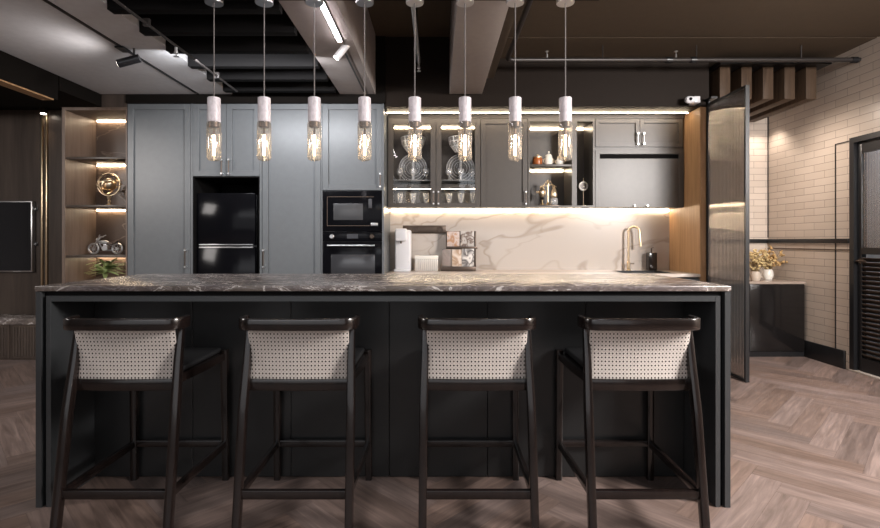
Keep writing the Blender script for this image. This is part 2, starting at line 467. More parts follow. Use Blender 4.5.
# baseboard and tile trims
bb = MB().box((XR-.02, 4.775, 0), (XR, YF, .17), .002)
struct('baseboard_right', bb, M['black'])
struct('trim_1', MB().box((XR-.018, 4.73, 1.178), (XR, YF, 1.222), .001), M['black'])
struct('trim_2', MB().box((XR-.008, 4.73, 1.112), (XR, YF, 1.122)), M['bronze'])
struct('trim_3', MB().box((XR-.008, 4.893, .17), (XR, 4.90, 2.13)).box((XR-.008, 4.73, 2.124), (XR, 4.90, 2.131)), M['black'])
struct('trim_4', MB().box((3.0, YF-.016, 1.178), (XR-.018, YF, 1.222)).box((XR-.009, YF-.009, 1.24), (XR, YF, 2.7)), M['black'])

# door with reeded glass and louvres
dr = bpy.data.objects.new('door_1', None); COL.objects.link(dr); dr.location = (XR, (DZ0+DZ1)/2, 0); dr['kind'] = 'structure'
fr = MB()
fr.box((XR-.015, DZ1-.05, .0), (XR+.10, DZ1, DH)).box((XR-.015, DZ0, 0), (XR+.10, DZ0+.05, DH)).box((XR-.015, DZ0+.05, DH-.05), (XR+.10, DZ1-.05, DH))
build(fr, 'door_frame', M['black'], dr)
lf = MB(); a, b = DZ0+.05, DZ1-.05
lf.box((XR+.02, b-.045, .02), (XR+.06, b-.004, DH-.055), .002).box((XR+.02, a+.004, .02), (XR+.06, a+.045, DH-.055), .002)
lf.box((XR+.02, a+.045, .02), (XR+.06, b-.045, .14)).box((XR+.02, a+.045, 1.08), (XR+.06, b-.045, 1.14)).box((XR+.02, a+.045, DH-.15), (XR+.06, b-.045, DH-.055))
leaf = build(lf, 'door_leaf', M['black'], dr)
lv = MB()
for i in range(22):
    z = .16+i*.0415
    lv.sweep([(XR+.036, a+.045, z), (XR+.036, b-.045, z)], (.008, .045), side=(.75, 0, .66), rnd=.4)
build(lv, 'louvre', M['bronze'], leaf)
build(MB().box((XR+.034, a+.045, 1.14), (XR+.042, b-.045, DH-.15)), 'glass_pane', reeded('door_reeded_glass', (.85, .86, .88), .2, 34, 'Y', .35), leaf)
build(MB().cyl((XR+.0, b-.05, 1.02), (XR+.02, b-.05, 1.02), .022).cyl((XR-.03, b-.05, 1.02), (XR+.0, b-.05, 1.02), .008).cyl((XR-.03, b-.05, 1.02), (XR-.03, b-.15, 1.02), .008), 'door_handle', M['bronze'], leaf)
struct('door_sill', MB().box((XR-.02, DZ0, 0), (XR+.12, DZ1, .018), .002), M['marble_light'])
struct('wall_outside', MB().box((XR+.5, DZ0-.6, 0), (XR+.55, DZ1+.6, 2.6)), paint('lobby_paint', (.35, .35, .36), .7))
area('lobby_light', (XR+.3, 4.2, 2.45), (XR+.3, 4.2, 0), .3, 1.0, 40, COOL)

# ------------------------------------------------------------------ ceiling build-up
PH = 2.62    # lowered panel and beam underside
pan = MB().box((-3.25, YB, PH), (-2.325, YT-.02, PH+.06)).box((-2.295, YB, PH), (-1.98, YT-.02, PH+.06)).box((-2.325, YB, PH+.02), (-2.295, YT-.02, PH+.06))
struct('ceiling_panel', pan, M['grey_ceiling'])
struct('trim_5', MB().box((-2.322, YB, PH-.004), (-2.298, YT-.05, PH+.018)), M['black'])          # track groove
for i, y in enumerate([2.06+.33*k for k in range(9)]):
    struct('ceiling_joist', MB().box((-1.975, y, 2.585), (-.945, y+.07, 2.86), .003), M['black_matte'])
struct('ceiling_slab', MB().box((-.59, YB, 3.18), (.118, YT, 3.22)), M['brown_ceiling'])
struct('ceiling_slab', MB().box((-1.975, YB, 2.87), (-.945, YT, 2.92)), M['dark_ceiling'])
# beams running away from the camera
struct('ceiling_beam', MB().box((-.937, YB, PH), (-.66, YT-.02, ZC)).box((-.70+.03, YB, PH), (-.595, YT-.02, ZC)), M['beam_grey'])
struct('trim_6', MB().box((-.70, 3.75, PH-.004), (-.686, YT-.1, PH+.0)), M['black'])
struct('ceiling_beam', MB().box((.121, YB, PH), (.436, YT-.02, ZC), .004), M['beam_grey'])
struct('ceiling_beam', MB().box((.445, YB, PH+.03), (.505, 4.55, ZC), .003), M['brown_ceiling'])
# right brown ceiling
rc = MB().box((.51, YB, 2.97), (XR, 4.42, 3.03)).box((.51, 4.44, 2.97), (XR, YT, 3.03)).box((.51, 4.41, 2.985), (XR, 4.45, 3.03))
rc.box((2.64, YT, 2.97), (XR, YF, 3.03))
struct('ceiling_right', rc, M['brown_ceiling'])
# bulkheads
struct('bulkhead', MB().box((-3.01, YT-.02, 2.535), (-.50, YW, ZC)), M['dark_ceiling'])
struct('bulkhead', MB().box((-.50, YT, 2.505), (2.64, YW, ZC)), low_spec(paint('bulkhead_brown', (.014, .0095, .007), .6), .1))
struct('bulkhead', MB().box((-3.66, YT, 2.50), (-3.01, YW, ZC)), M['panel_wood'])
struct('bulkhead', MB().box((XL, 4.40, 2.50), (-3.255, YT, ZC)).box((XL, YT, 2.60), (-3.66, TVY, ZC)), M['dark_ceiling'])
lb = MB().box((-3.60, YB, 2.41), (-3.255, 4.38, ZC))
struct('ceiling_beam', lb, M['dark_ceiling'])
struct('trim_7', MB().box((-3.36, YB, 2.398), (-3.262, 4.34, 2.41)), M['oak'])
struct('ceiling_left', MB().box((XL, YB, 2.85), (-3.61, 4.39, 2.9)), M['dark_ceiling'])
struct('trim_9', MB().box((-.505, YU+.002, 2.466), (2.552, YU+.02, 2.505)), M['cab_taupe'])
# pendant mounting board
PY = 2.98
struct('trim_8', MB().box((-1.5, PY-.06, 2.612), (.95, PY+.015, 2.619)), M['dark_ceiling'])
# wooden fins over the corridor
t = thing('slatted_canopy', (3.15, 5.3, 2.55), 'hanging canopy of thick brown wooden fins under a black board above the corridor', 'wooden canopy')
build(MB().box((2.66, 4.78, 2.86), (3.70, 5.85, 2.895)), 'top_board', M['black'], t)
for k in range(5):
    x = 2.69+.205*k
    build(MB().box((x, 4.85, 2.55), (x+.10, 5.80, 2.858), .003), 'fin', M['fin_wood'], t)
for x in (2.8, 3.6):
    for y in (4.95, 5.7): build(MB().cyl((x, y, 2.895), (x, y, 2.97), .006, n=8), 'hanger', M['black'], t)

# ================================================================== conduits and sprinklers
def sprinkler(mb, x, y, z):
    mb.cyl((x, y, z), (x, y, z-.03), .010, n=10).cyl((x, y, z-.03), (x, y, z-.042), .014, .014, n=12).cyl((x, y, z-.042), (x, y, z-.06), .005, n=8).cyl((x, y, z-.06), (x, y, z-.064), .018, n=12)
cz, cy = 2.84, 4.62
cx0 = X_(507, cy)
t = thing('ceiling_conduit', (cx0, cy, cz), 'L-shaped dark conduit pipe below the brown ceiling reaching the tiled wall', 'pipe')
build(MB().tube([(cx0, 1.0, cz), (cx0, cy-.05, cz), (cx0+.015, cy-.015, cz), (cx0+.05, cy, cz), (XR-.002, cy, cz)], .021, 12), 'pipe', M['pipe'], t)
for x in (1.5, 2.35, 3.3): build(MB().cyl((x, cy, cz), (x, cy, 2.97), .006, n=8), 'hanger', M['pipe'], t)
for y in (2, 3.4): build(MB().cyl((cx0, y, cz), (cx0, y, 2.97), .006, n=8), 'hanger', M['pipe'], t)
for x in (2.10, 2.32, XR-.05): build(MB().cyl((x-.025, cy, cz), (x+.025, cy, cz), .028, n=14), 'coupling', M['black'], t)
for px, lab in ((547, 'small upright sprinkler on the conduit left of the centre pipe bend'), (676, 'small upright sprinkler on the conduit above the white camera')):
    x = X_(px, cy); m_ = MB().cyl((x, cy, cz+.02), (x, cy, cz+.05), .009, n=10).cyl((x, cy, cz+.05), (x, cy, cz+.075), .004, n=8).lathe((x, cy, cz+.075), [(.0, 0), (.018, 0), (.018, .004), (0, .004)], 12)
    tag(build(m_, 'sprinkler', M['chrome'], origin=(x, cy, cz+.02)), lab if px == 676 else 'small upright sprinkler on the conduit just right of its bend', 'sprinkler')
# centre conduit
xr = -.1017*1.55; 
t = thing('ceiling_conduit', (xr, 3.9, 2.75), 'short straight conduit between the two pale ceiling beams ending in a sprinkler', 'pipe')
build(MB().tube([(xr, 1.0, 2.75), (xr, 4.10, 2.75), (xr, 4.42, 2.75)], .016, 10), 'pipe', M['steel'], t)
hd = MB(); sprinkler(hd, xr, 4.42, 2.735); build(hd, 'sprinkler_head', M['chrome'], t)
for y in (2.2, 3.9): build(MB().cyl((xr, y, 2.75), (xr, y, 3.3), .006, n=8), 'hanger', M['pipe'], t)
# left conduit
xl = -1.357*1.30
t = thing('ceiling_conduit', (xl, 3.4, 2.5), 'thin grey conduit beside the notched edge of the pale ceiling panel at left', 'pipe')
build(MB().tube([(xl, 1.0, 2.52), (xl, 4.5, 2.52)], .009, 10), 'pipe', M['pipe'], t)
hd = MB(); sprinkler(hd, xl, 3.45, 2.51); build(hd, 'sprinkler_head', M['chrome'], t)
for y in (2.10, 3.10, 4.09): build(MB().box((xl-.02, y-.012, 2.505), (xl+.02, y+.012, 2.552), .003), 'clamp', M['pipe'], t)

# ================================================================== spotlights & linear lamp
def spot_head(name, base, tip, r, m_body, lab, on=None):
    base, tip = Vector(base), Vector(tip); d = (tip-base).normalized()
    t = thing(name, base, lab, 'spotlight')
    build(MB().cyl(base-d*0.05, tip, r, n=24), 'lamp_body', m_body, t)
    build(MB().cyl(tip, tip+d*.002, r*.82, n=20), 'lens', M['lamp_face'] if on else M['chrome'], t)
    return t, d
c = at(130, 60, 3.75)
t, d = spot_head('track_spotlight', (c.x+.02, c.y, c.z), (c.x-.075, c.y-.02, c.z-.035), .030, M['black'], 'black cylinder spotlight on the track of the pale ceiling panel', 1)
build(MB().cyl((c.x+.03, c.y, c.z+.02), (c.x+.03, c.y, PH-.004), .008, n=10).box((-2.34, c.y-.05, PH-.016), (-2.28, c.y+.05, PH-.004)), 'bracket', M['black'], t)
spot('track_spot_glow', (c.x-.16, c.y-.08, c.z-.20), (c.x-.70, c.y-.28, PH+.1), 5, (1, .95, .95), 140, 1, .03)
c = at(341, 51, 3.72)
t, d = spot_head('track_spotlight', (c.x+.03, c.y, c.z+.03), (c.x-.035, c.y-.01, c.z-.055), .026, M['white'], 'white cylinder spotlight under the beam behind the linear lamp', 1)
build(MB().cyl((c.x+.03, c.y, c.z+.03), (c.x+.03, c.y, PH), .007, n=10), 'bracket', M['white'], t)
t = thing('linear_lamp', (-.684, 3.0, PH-.02), 'bright white linear LED lamp set under the left pale ceiling beam', 'ceiling light')
build(MB().box((-.703, 2.0, PH-.012), (-.665, 3.60, PH-.001)), 'housing', M['steel'], t)
build(MB().box((-.698, 2.01, PH-.022), (-.670, 3.585, PH-.012), .003), 'diffuser', M['led_white'], t)

# security camera
c = at(690, 101, YT-.06)
t = thing('security_camera', (c.x, c.y, c.z), 'small white security camera on the dark bulkhead beside the glass screen', 'camera')
build(MB().lathe((c.x-.02, c.y-.04, c.z), [(.0, -.045), (.024, -.04), (.034, -.02), (.034, .02), (.026, .04), (0, .045)], 20, 'X'), 'lens_housing', M['white'], t)
build(MB().box((c.x+.015, c.y-.05, c.z-.028), (c.x+.075, c.y+.058, c.z+.034), .006), 'mount', M['white'], t)
build(MB().cyl((c.x-.03, c.y-.07, c.z), (c.x-.03, c.y-.078, c.z), .014), 'lens', M['black_glass'], t)

# ================================================================== joinery helpers
def shaker(x0, x1, z0, z1, y, th=.022, rail=.06, rec=.018):
    """door slab facing -Y with a recessed centre panel"""
    g = .0018; x0 += g; x1 -= g; z0 += g; z1 -= g
    mb = MB()
    mb.box((x0, y, z0), (x0+rail, y+th, z1), .0012, 1).box((x1-rail, y, z0), (x1, y+th, z1), .0012, 1)
    mb.box((x0+rail, y, z1-rail), (x1-rail, y+th, z1), .0012, 1).box((x0+rail, y, z0), (x1-rail, y+th, z0+rail), .0012, 1)
    mb.box((x0+rail, y+rec, z0+rail), (x1-rail, y+th, z1-rail))
    return mb
def bar_handle(x, z0, z1, y, parent, r=.005, m='bronze', ends='chrome'):
    h = build(MB().cyl((x, y-.032, z0), (x, y-.032, z1), r, n=12), 'handle', M[m], parent)
    for z in (z0+.012, z1-.012): build(MB().cyl((x, y-.040, z), (x, y, z), r*1.7, n=12), 'handle_post', M[ends], h)
def carcass(x0, x1, z0, z1, y0, y1, th=.018, back=True, top=True):
    mb = MB().box((x0, y0, z0), (x0+th, y1, z1)).box((x1-th, y0, z0), (x1, y1, z1)).box((x0+th, y0, z0), (x1-th, y1, z0+th))
    if top: mb.box((x0+th, y0, z1-th), (x1-th, y1, z1))
    if back: mb.box((x0+th, y1-.01, z0+th), (x1-th, y1, z1-th))
    return mb

DY = YT       # door face plane of tall units
def cx(px): return X_(px, YT)
TOPZ = 2.533
x_a, x_b, x_c, x_d, x_e = cx(127)+.002, cx(190.5), cx(262), cx(321), cx(384)
e = .0015
# tall cabinet left
t = thing('tall_cabinet', ((x_a+x_b)/2, DY+.3, 0), 'tall blue-grey cabinet between the lit display niche and the fridge', 'cabinet')
build(carcass(x_a+e, x_b-e, .08, TOPZ, DY+.022, YW-.005).box((x_a+e, DY+.06, 0), (x_b-e, YW-.02, .08)), 'body', M['cab_grey'], t)
d_ = build(shaker(x_a+e, x_b-e, .09, TOPZ, DY, rail=.055), 'door', M['cab_grey'], t)
bar_handle(cx(186.5), Z_(268, DY), Z_(249, DY), DY, d_)
# fridge housing
t = thing('fridge_cabinet', ((x_b+x_c)/2, DY+.3, 0), 'blue-grey housing with double doors over the black fridge', 'cabinet')
fz = Z_(176.5, DY)
build(MB().box((x_b+e, DY, 0), (x_b+.022, YW-.005, TOPZ)).box((x_c-.022, DY, 0), (x_c-e, YW-.005, TOPZ)).box((x_b+.022, DY+.022, fz), (x_c-.022, YW-.005, fz+.018)).box((x_b+.022, DY+.022, TOPZ-.018), (x_c-.022, YW-.005, TOPZ)).box((x_b+.022, YW-.02, 0), (x_c-.022, YW-.005, TOPZ)), 'body', M['cab_grey'], t)
xm = (x_b+x_c)/2
build(MB().box((x_b+.022, DY+.001, 0), (x_b+.032, YW-.022, fz)).box((x_c-.032, DY+.001, 0), (x_c-.022, YW-.022, fz)).box((x_b+.032, DY+.001, fz-.01), (x_c-.032, YW-.022, fz)).box((x_b+.032, YW-.03, 0), (x_c-.032, YW-.022, fz-.01)), 'recess_lining', M['black_matte'], t)
for a_, b_, hx in ((x_b+.022, xm, xm-.035), (xm, x_c-.022, xm+.035)):
    d_ = build(shaker(a_, b_, fz+.002, TOPZ, DY, rail=.055), 'door', M['cab_grey'], t)
    bar_handle(hx, Z_(175, DY), Z_(159, DY), DY, d_)
# fridge
fx0, fx1 = x_b+.045, x_c-.08
t = thing('fridge', ((fx0+fx1)/2, DY+.4, 0), 'black two-door fridge recessed in the blue-grey cabinets', 'fridge')
build(MB().box((fx0, DY+.09, .0), (fx1, YW-.04, 1.66), .004), 'body', M['black'], t)
sz = Z_(246, DY)
for z0, z1 in ((.05, sz-.008), (sz+.008, 1.67)):
    d_ = build(MB().box((fx0, DY+.04, z0), (fx1, DY+.088, z1), .006), 'door', M['black_glass'], t)
    build(MB().box((fx0+.02, DY+.032, z1-.012 if z0 < .5 else z0), (fx1-.02, DY+.04, z1 if z0 < .5 else z0+.010), .002), 'handle', M['steel'], d_)
# tall cabinet middle
t = thing('tall_cabinet', ((x_c+x_d)/2, DY+.3, 0), 'tall blue-grey cabinet between the fridge and the ovens', 'cabinet')
build(carcass(x_c+e, x_d-e, .08, TOPZ, DY+.022, YW-.005).box((x_c+e, DY+.06, 0), (x_d-e, YW-.02, .08)), 'body', M['cab_grey'], t)
d_ = build(shaker(x_c+e, x_d-e, .09, TOPZ, DY, rail=.055), 'door', M['cab_grey'], t)
bar_handle(cx(260.5)+.035, Z_(268, DY), Z_(249, DY), DY, d_)
# oven housing
oz1, oz0 = Z_(190.5, DY), .62
t = thing('oven_cabinet', ((x_d+x_e)/2, DY+.3, 0), 'blue-grey oven housing with one door above the black microwave', 'cabinet')
build(MB().box((x_d+e, DY, 0), (x_d+.014, YW-.005, TOPZ)).box((x_e-.018, DY, 0), (x_e-e, YW-.005, TOPZ)).box((x_d+.014, DY+.022, oz1), (x_e-.018, YW-.005, oz1+.018)).box((x_d+.014, DY+.022, oz0-.018), (x_e-.018, YW-.005, oz0)).box((x_d+.014, YW-.02, .0), (x_e-.018, YW-.005, TOPZ)), 'body', M['cab_grey'], t)
d_ = build(shaker(x_d+.014, x_e-.018, oz1+.002, TOPZ, DY, rail=.055), 'door', M['cab_grey'], t)
bar_handle(cx(380.5), Z_(188, DY), Z_(173, DY), DY, d_)
d_ = build(shaker(x_d+.014, x_e-.018, .09, oz0-.02, DY, rail=.055), 'drawer', M['cab_grey'], t)
ox0, ox1 = x_d+.017, x_e-.021
mz = Z_(231.5, DY)
# microwave
t = thing('microwave', ((ox0+ox1)/2, DY+.2, mz), 'black built-in microwave above the oven', 'microwave')
build(MB().box((ox0+.01, DY+.03, mz+.004), (ox1-.01, YW-.06, oz1-.004)), 'body', M['black'], t)
build(MB().box((ox0, DY, mz+.003), (ox1, DY+.029, oz1-.003), .003), 'front_panel', M['black_glass'], t)
fr_ = MB(); ax0, ax1, az0, az1 = cx(327), cx(374), Z_(226, DY), Z_(196.5, DY)
for a1, b1 in (((ax0, az0), (ax1, az0+.006)), ((ax0, az1-.006), (ax1, az1)), ((ax0, az0+.006), (ax0+.006, az1-.006))): fr_.box((a1[0], DY-.004, a1[1]), (b1[0], DY, b1[1]))
build(fr_, 'door_trim', M['bronze'], t)
build(MB().box((cx(333.5), DY-.003, Z_(220, DY)), (cx(363), DY, Z_(203.5, DY)), .001), 'window', mat('microwave_window', (.05, .05, .052), .25), t)
build(MB().box((cx(368.5), DY-.004, Z_(208, DY)), (cx(372), DY, Z_(199, DY)), .001), 'display', mat('microwave_display', (.05, .05, .055), .3), t)
build(MB().box((cx(371), DY-.014, Z_(226, DY)), (cx(378), DY-.0, Z_(223, DY)), .002), 'button', M['steel'], t)
# oven
t = thing('oven', ((ox0+ox1)/2, DY+.2, oz0), 'black built-in oven with steel bar handle under the microwave', 'oven')
build(MB().box((ox0+.01, DY+.03, oz0+.004), (ox1-.01, YW-.06, mz-.004)), 'body', M['black'], t)
build(MB().box((ox0, DY, Z_(241.5, DY)), (ox1, DY+.029, mz-.001), .003), 'control_panel', M['black_glass'], t)
d_ = build(MB().box((ox0, DY, oz0+.004), (ox1, DY+.029, Z_(242, DY)), .003), 'door', M['black_glass'], t)
build(MB().box((cx(331), DY-.003, oz0+.12), (cx(375), DY, Z_(254.5, DY)), .001), 'window', mat('oven_window', (.035, .035, .038), .15), d_)
zz = Z_(245.5, DY)
build(MB().cyl((cx(328), DY-.045, zz), (cx(375), DY-.045, zz), .009, n=14).cyl((cx(331), DY-.045, zz), (cx(331), DY, zz), .006, n=10).cyl((cx(372), DY-.045, zz), (cx(372), DY, zz), .006, n=10), 'handle', M['steel'], d_)
for px, l in ((332, 0), (372, 1)):
    build(MB().lathe((cx(px), DY-.0, Z_(236.5, DY)), [(.022, 0), (.022, -.012), (.017, -.016), (.017, -.03), (0, -.03)], 20, 'Y'), 'knob', M['steel' if not l else 'bronze'], t)
build(MB().box((cx(347), DY-.002, Z_(238.5, DY)), (cx(358), DY, Z_(234, DY))), 'display', mat('oven_display', (.03, .03, .035), .3), t)

# ------------------------------------------------------------------ counter run
CX0, CX1 = -.512, 2.555
CH = .88
t = thing('base_cabinet', (0.0, YT+.4, 0), 'long grey base cabinet run under the beige worktop', 'cabinet')
build(carcass(CX0, CX1, .1, CH-.03, YT+.03, YW-.005, top=False).box((CX0, YT+.08, 0), (CX1, YW-.02, .1)), 'body', M['cab_grey'], t)
for k in range(5):
    w_ = (CX1-CX0)/5
    d_ = build(shaker(CX0+w_*k, CX0+w_*(k+1), .11, CH-.045, YT+.006, rail=.05), 'door', M['cab_grey'], t)
    bar_handle(CX0+w_*(k+1)-.05, CH-.25, CH-.1, YT+.006, d_)
sx0, sx1 = 1.86, 2.36
t = thing('worktop', (1.0, YT+.3, CH-.03), 'beige stone worktop along the pale marble backsplash', 'worktop')
wt = MB().box((CX0, YT-.005, CH-.03), (sx0, YW-.002, CH), .002).box((sx1, YT-.005, CH-.03), (CX1, YW-.002, CH), .002).box((sx0, YT-.005, CH-.03), (sx1, YT+.12, CH)).box((sx0, YW-.13, CH-.03), (sx1, YW-.002, CH))
build(wt, 'stone_slab', M['counter'], t)
t = thing('sink', ((sx0+sx1)/2, YT+.33, CH-.2), 'black undermount sink in the worktop below the brass tap', 'sink')
sk = MB().box((sx0, YT+.12, CH-.2), (sx1, YW-.13, CH-.19)).box((sx0, YT+.12, CH-.19), (sx0+.012, YW-.13, CH+.002)).box((sx1-.012, YT+.12, CH-.19), (sx1, YW-.13, CH+.002)).box((sx0, YT+.12, CH-.19), (sx1, YT+.132, CH+.002)).box((sx0, YW-.142, CH-.19), (sx1, YW-.13, CH+.002))
build(sk, 'basin', M['black'], t)
build(MB().cyl(((sx0+sx1)/2, YT+.33, CH-.19), ((sx0+sx1)/2, YT+.33, CH-.186), .04), 'drain', M['chrome'], t)
# backsplash light strip, top light strip
def strip(name, a, b, lab, m='led'):
    tag(build(MB().box(a, b, .002), name, M[m]), lab, 'light strip')
strip('led_strip', (CX0+.004, YW-.022, 1.530), (CX1-.008, YW-.001, 1.546), 'warm LED strip glowing under the wall cabinets along the backsplash')
strip('led_strip', (CX0+.004, 5.12, 2.486), (CX1-.03, 5.142, 2.493), 'warm LED strip recessed in the soffit above the wall cabinets', 'led_soft')

# ------------------------------------------------------------------ wall cabinets
def ux(px): return X_(px, YU)
UZ0, UZ1 = Z_(207.5, YU), 2.465
gx0, gxm, gx1, sx_, nx1 = CX0+.003, ux(436), ux(480.5), ux(528), ux(572)
t = thing('glass_cabinet', ((gx0+gx1)/2, YU+.17, UZ0), 'taupe wall cabinet with two glazed doors full of glassware', 'cabinet')
build(carcass(gx0+e, gx1-e, UZ0, UZ1, YU+.022, YW-.003).box((gxm-.008, YU+.03, UZ0+.018), (gxm+.008, YW-.013, UZ1-.018)), 'body', M['cab_taupe'], t)
shz = Z_(181, YU+.15)
for a_, b_ in ((gx0+.02, gxm-.009), (gxm+.009, gx1-.02)):
    build(MB().box((a_, YU+.04, shz-.008), (b_, YW-.014, shz), .001), 'shelf', M['crystal'], t)
    build(MB().box((a_, YU+.03, Z_(187, YU)-.012), (b_, YW-.014, Z_(184, YU)), .001), 'shelf', M['cab_taupe'], t)
    build(MB().box((a_+.02, YW-.03, UZ1-.03), (b_-.02, YW-.018, UZ1-.019)), 'shelf_light', M['led_soft'], t)
    build(MB().box((a_+.02, YU+.05, Z_(187, YU)-.018), (b_-.02, YU+.06, Z_(187, YU)-.0125)), 'shelf_light', M['led_soft'], t)
for a_, b_, hx in ((gx0, gxm, gxm-.025), (gxm, gx1, gxm+.025)):
    x0, x1, z0, z1 = a_+.002, b_-.002, UZ0+.002, UZ1-.002; r = .055
    mb = MB().box((x0, YU, z0), (x0+r, YU+.021, z1), .0012, 1).box((x1-r, YU, z0), (x1, YU+.021, z1), .0012, 1).box((x0+r, YU, z1-r), (x1-r, YU+.021, z1), .0012, 1).box((x0+r, YU, z0), (x1-r, YU+.021, z0+r*.8), .0012, 1)
    d_ = build(mb, 'door', M['cab_taupe'], t)
    build(MB().box((x0+r, YU+.008, z0+r*.8), (x1-r, YU+.012, z1-r)), 'glass_pane', M['glass'], d_)
    bar_handle(hx, Z_(205, YU), Z_(191, YU), YU, d_)
t = thing('wall_cabinet', ((gx1+sx_)/2, YU+.17, UZ0), 'taupe single-door wall cabinet between the glazed doors and the open shelves', 'cabinet')
build(carcass(gx1+e, sx_-e, UZ0, UZ1, YU+.022, YW-.003), 'body', M['cab_taupe'], t)
d_ = build(shaker(gx1+.002, sx_-.002, UZ0+.002, UZ1-.002, YU, rail=.05), 'door', M['cab_taupe'], t)
bar_handle(ux(525.5), Z_(205, YU), Z_(191, YU), YU, d_)
# open shelf unit
rx0, rx1 = ux(595), CX1-.003
t = thing('open_shelf_unit', ((sx_+rx0)/2, YU+.17, UZ0), 'open taupe shelf niche with glowing strips between the wall cabinets', 'shelf')
ob = MB().box((sx_+e, YU, UZ0), (rx0-e, YW-.003, UZ0+.02)).box((sx_+e, YU, UZ1-.03), (rx0-e, YW-.003, UZ1)).box((sx_+e, YW-.013, UZ0+.02), (rx0-e, YW-.003, UZ1-.03))
ob.box((sx_+e, YU, UZ0+.02), (sx_+.02, YW-.013, UZ1-.03)).box((nx1, YU, UZ0+.02), (nx1+.05, YW-.013, UZ1-.03)).box((rx0-.02, YU, UZ0+.02), (rx0-e, YW-.013, UZ1-.03))
build(ob, 'body', M['cab_taupe'], t)
s1 = Z_(164, YU)
build(MB().box((sx_+.02, YU+.01, s1-.022), (nx1, YW-.013, s1), .001), 'shelf', M['cab_taupe'], t)
for a_, z_, b_ in ((sx_+.03, UZ1-.042, nx1-.01), (sx_+.03, s1-.034, nx1-.01), (nx1+.055, UZ1-.042, rx0-.025)):
    build(MB().box((a_, YW-.026, z_), (b_, YW-.014, z_+.011)), 'shelf_light', M['led'], t)
# right cabinet
t = thing('wall_cabinet', ((rx0+rx1)/2, YU+.17, UZ0), 'wide taupe wall cabinet with two small doors over a lift-up front', 'cabinet')
build(carcass(rx0+e, rx1, UZ0, UZ1, YU+.022, YW-.003).box((rx0+e, YU+.01, Z_(150, YU)-.004), (rx1, YU+.03, Z_(147, YU))), 'body', M['cab_taupe'], t)
rm = ux(640)
for a_, b_, hx in ((rx0+.004, rm, rm-.03), (rm, ux(683), rm+.03)):
    d_ = build(shaker(a_, b_, Z_(147, YU), UZ1-.002, YU, rail=.042), 'door', M['cab_taupe'], t)
    bar_handle(hx, Z_(146, YU)+.005, Z_(133, YU), YU, d_, m='chrome')
d_ = build(MB().box((rx0+.004, YU, UZ0+.002), (rx0+.05, YU+.021, Z_(150, YU)), .001, 1).box((rx1-.05, YU, UZ0+.002), (rx1-.001, YU+.021, Z_(150, YU)), .001, 1).box((rx0+.05, YU, Z_(154, YU)), (rx1-.05, YU+.021, Z_(150, YU)), .001, 1).box((rx0+.05, YU+.006, UZ0+.002), (rx1-.05, YU+.021, Z_(158.5, YU)), .001, 1), 'lift_door', M['cab_taupe'], t)
build(MB().box((rx0+.05, YU+.016, Z_(158.5, YU)), (rx1-.05, YU+.021, Z_(154, YU))), 'grip_slot', M['black_matte'], d_)
kb = MB()
for px in (634, 647): kb.cyl((ux(px), YU-.02, UZ0+.02), (ux(px), YU+.006, UZ0+.02), .008, n=12)
build(kb, 'knob', M['chrome'], d_)

# ------------------------------------------------------------------ glassware
def tumbler(x, y, z, h, r, lab, grp, name='glass_tumbler'):
    m_ = MB().lathe((x, y, z), [(0, 0), (r*.75, 0), (r*.55, h*.10), (r*.3, h*.2), (r*.6, h*.34), (r*.9, h*.6), (r, h)], 16, close=True)
    return tag(build(m_, name, M['crystal'], origin=(x, y, z)), lab, 'glass', grp)
def goblet(x, y, z, h, r, lab, grp):
    m_ = MB().lathe((x, y, z), [(0, 0), (r*.85, 0), (r*.8, h*.03), (r*.15, h*.07), (r*.12, h*.4), (r*.5, h*.46), (r*.95, h*.62), (r, h*.8), (r*.85, h)], 16, close=True)
    return tag(build(m_, 'goblet', M['crystal'], origin=(x, y, z)), lab, 'glass', grp)
yg = YU+.09
pos_l = (400, 413, 426); pos_r = (449, 461, 473)
low = UZ0+.018+.0005
for side, ps in (('left', pos_l), ('right', pos_r)):
    for w_, px in zip(('left', 'middle', 'right'), ps):
        x = X_(px, yg); 
        tumbler(x, yg, low, .135, .034, 'clear goblet-like tumbler on the bottom shelf of the %s glazed door, %s of three' % (side, w_), 'tumblers on the bottom shelf of the glass cabinet')
        goblet(x, yg, shz+.0005, .12, .036, 'short stemmed glass on the glass shelf of the %s glazed door, %s of three' % (side, w_), 'stemmed glasses on the glass shelf')
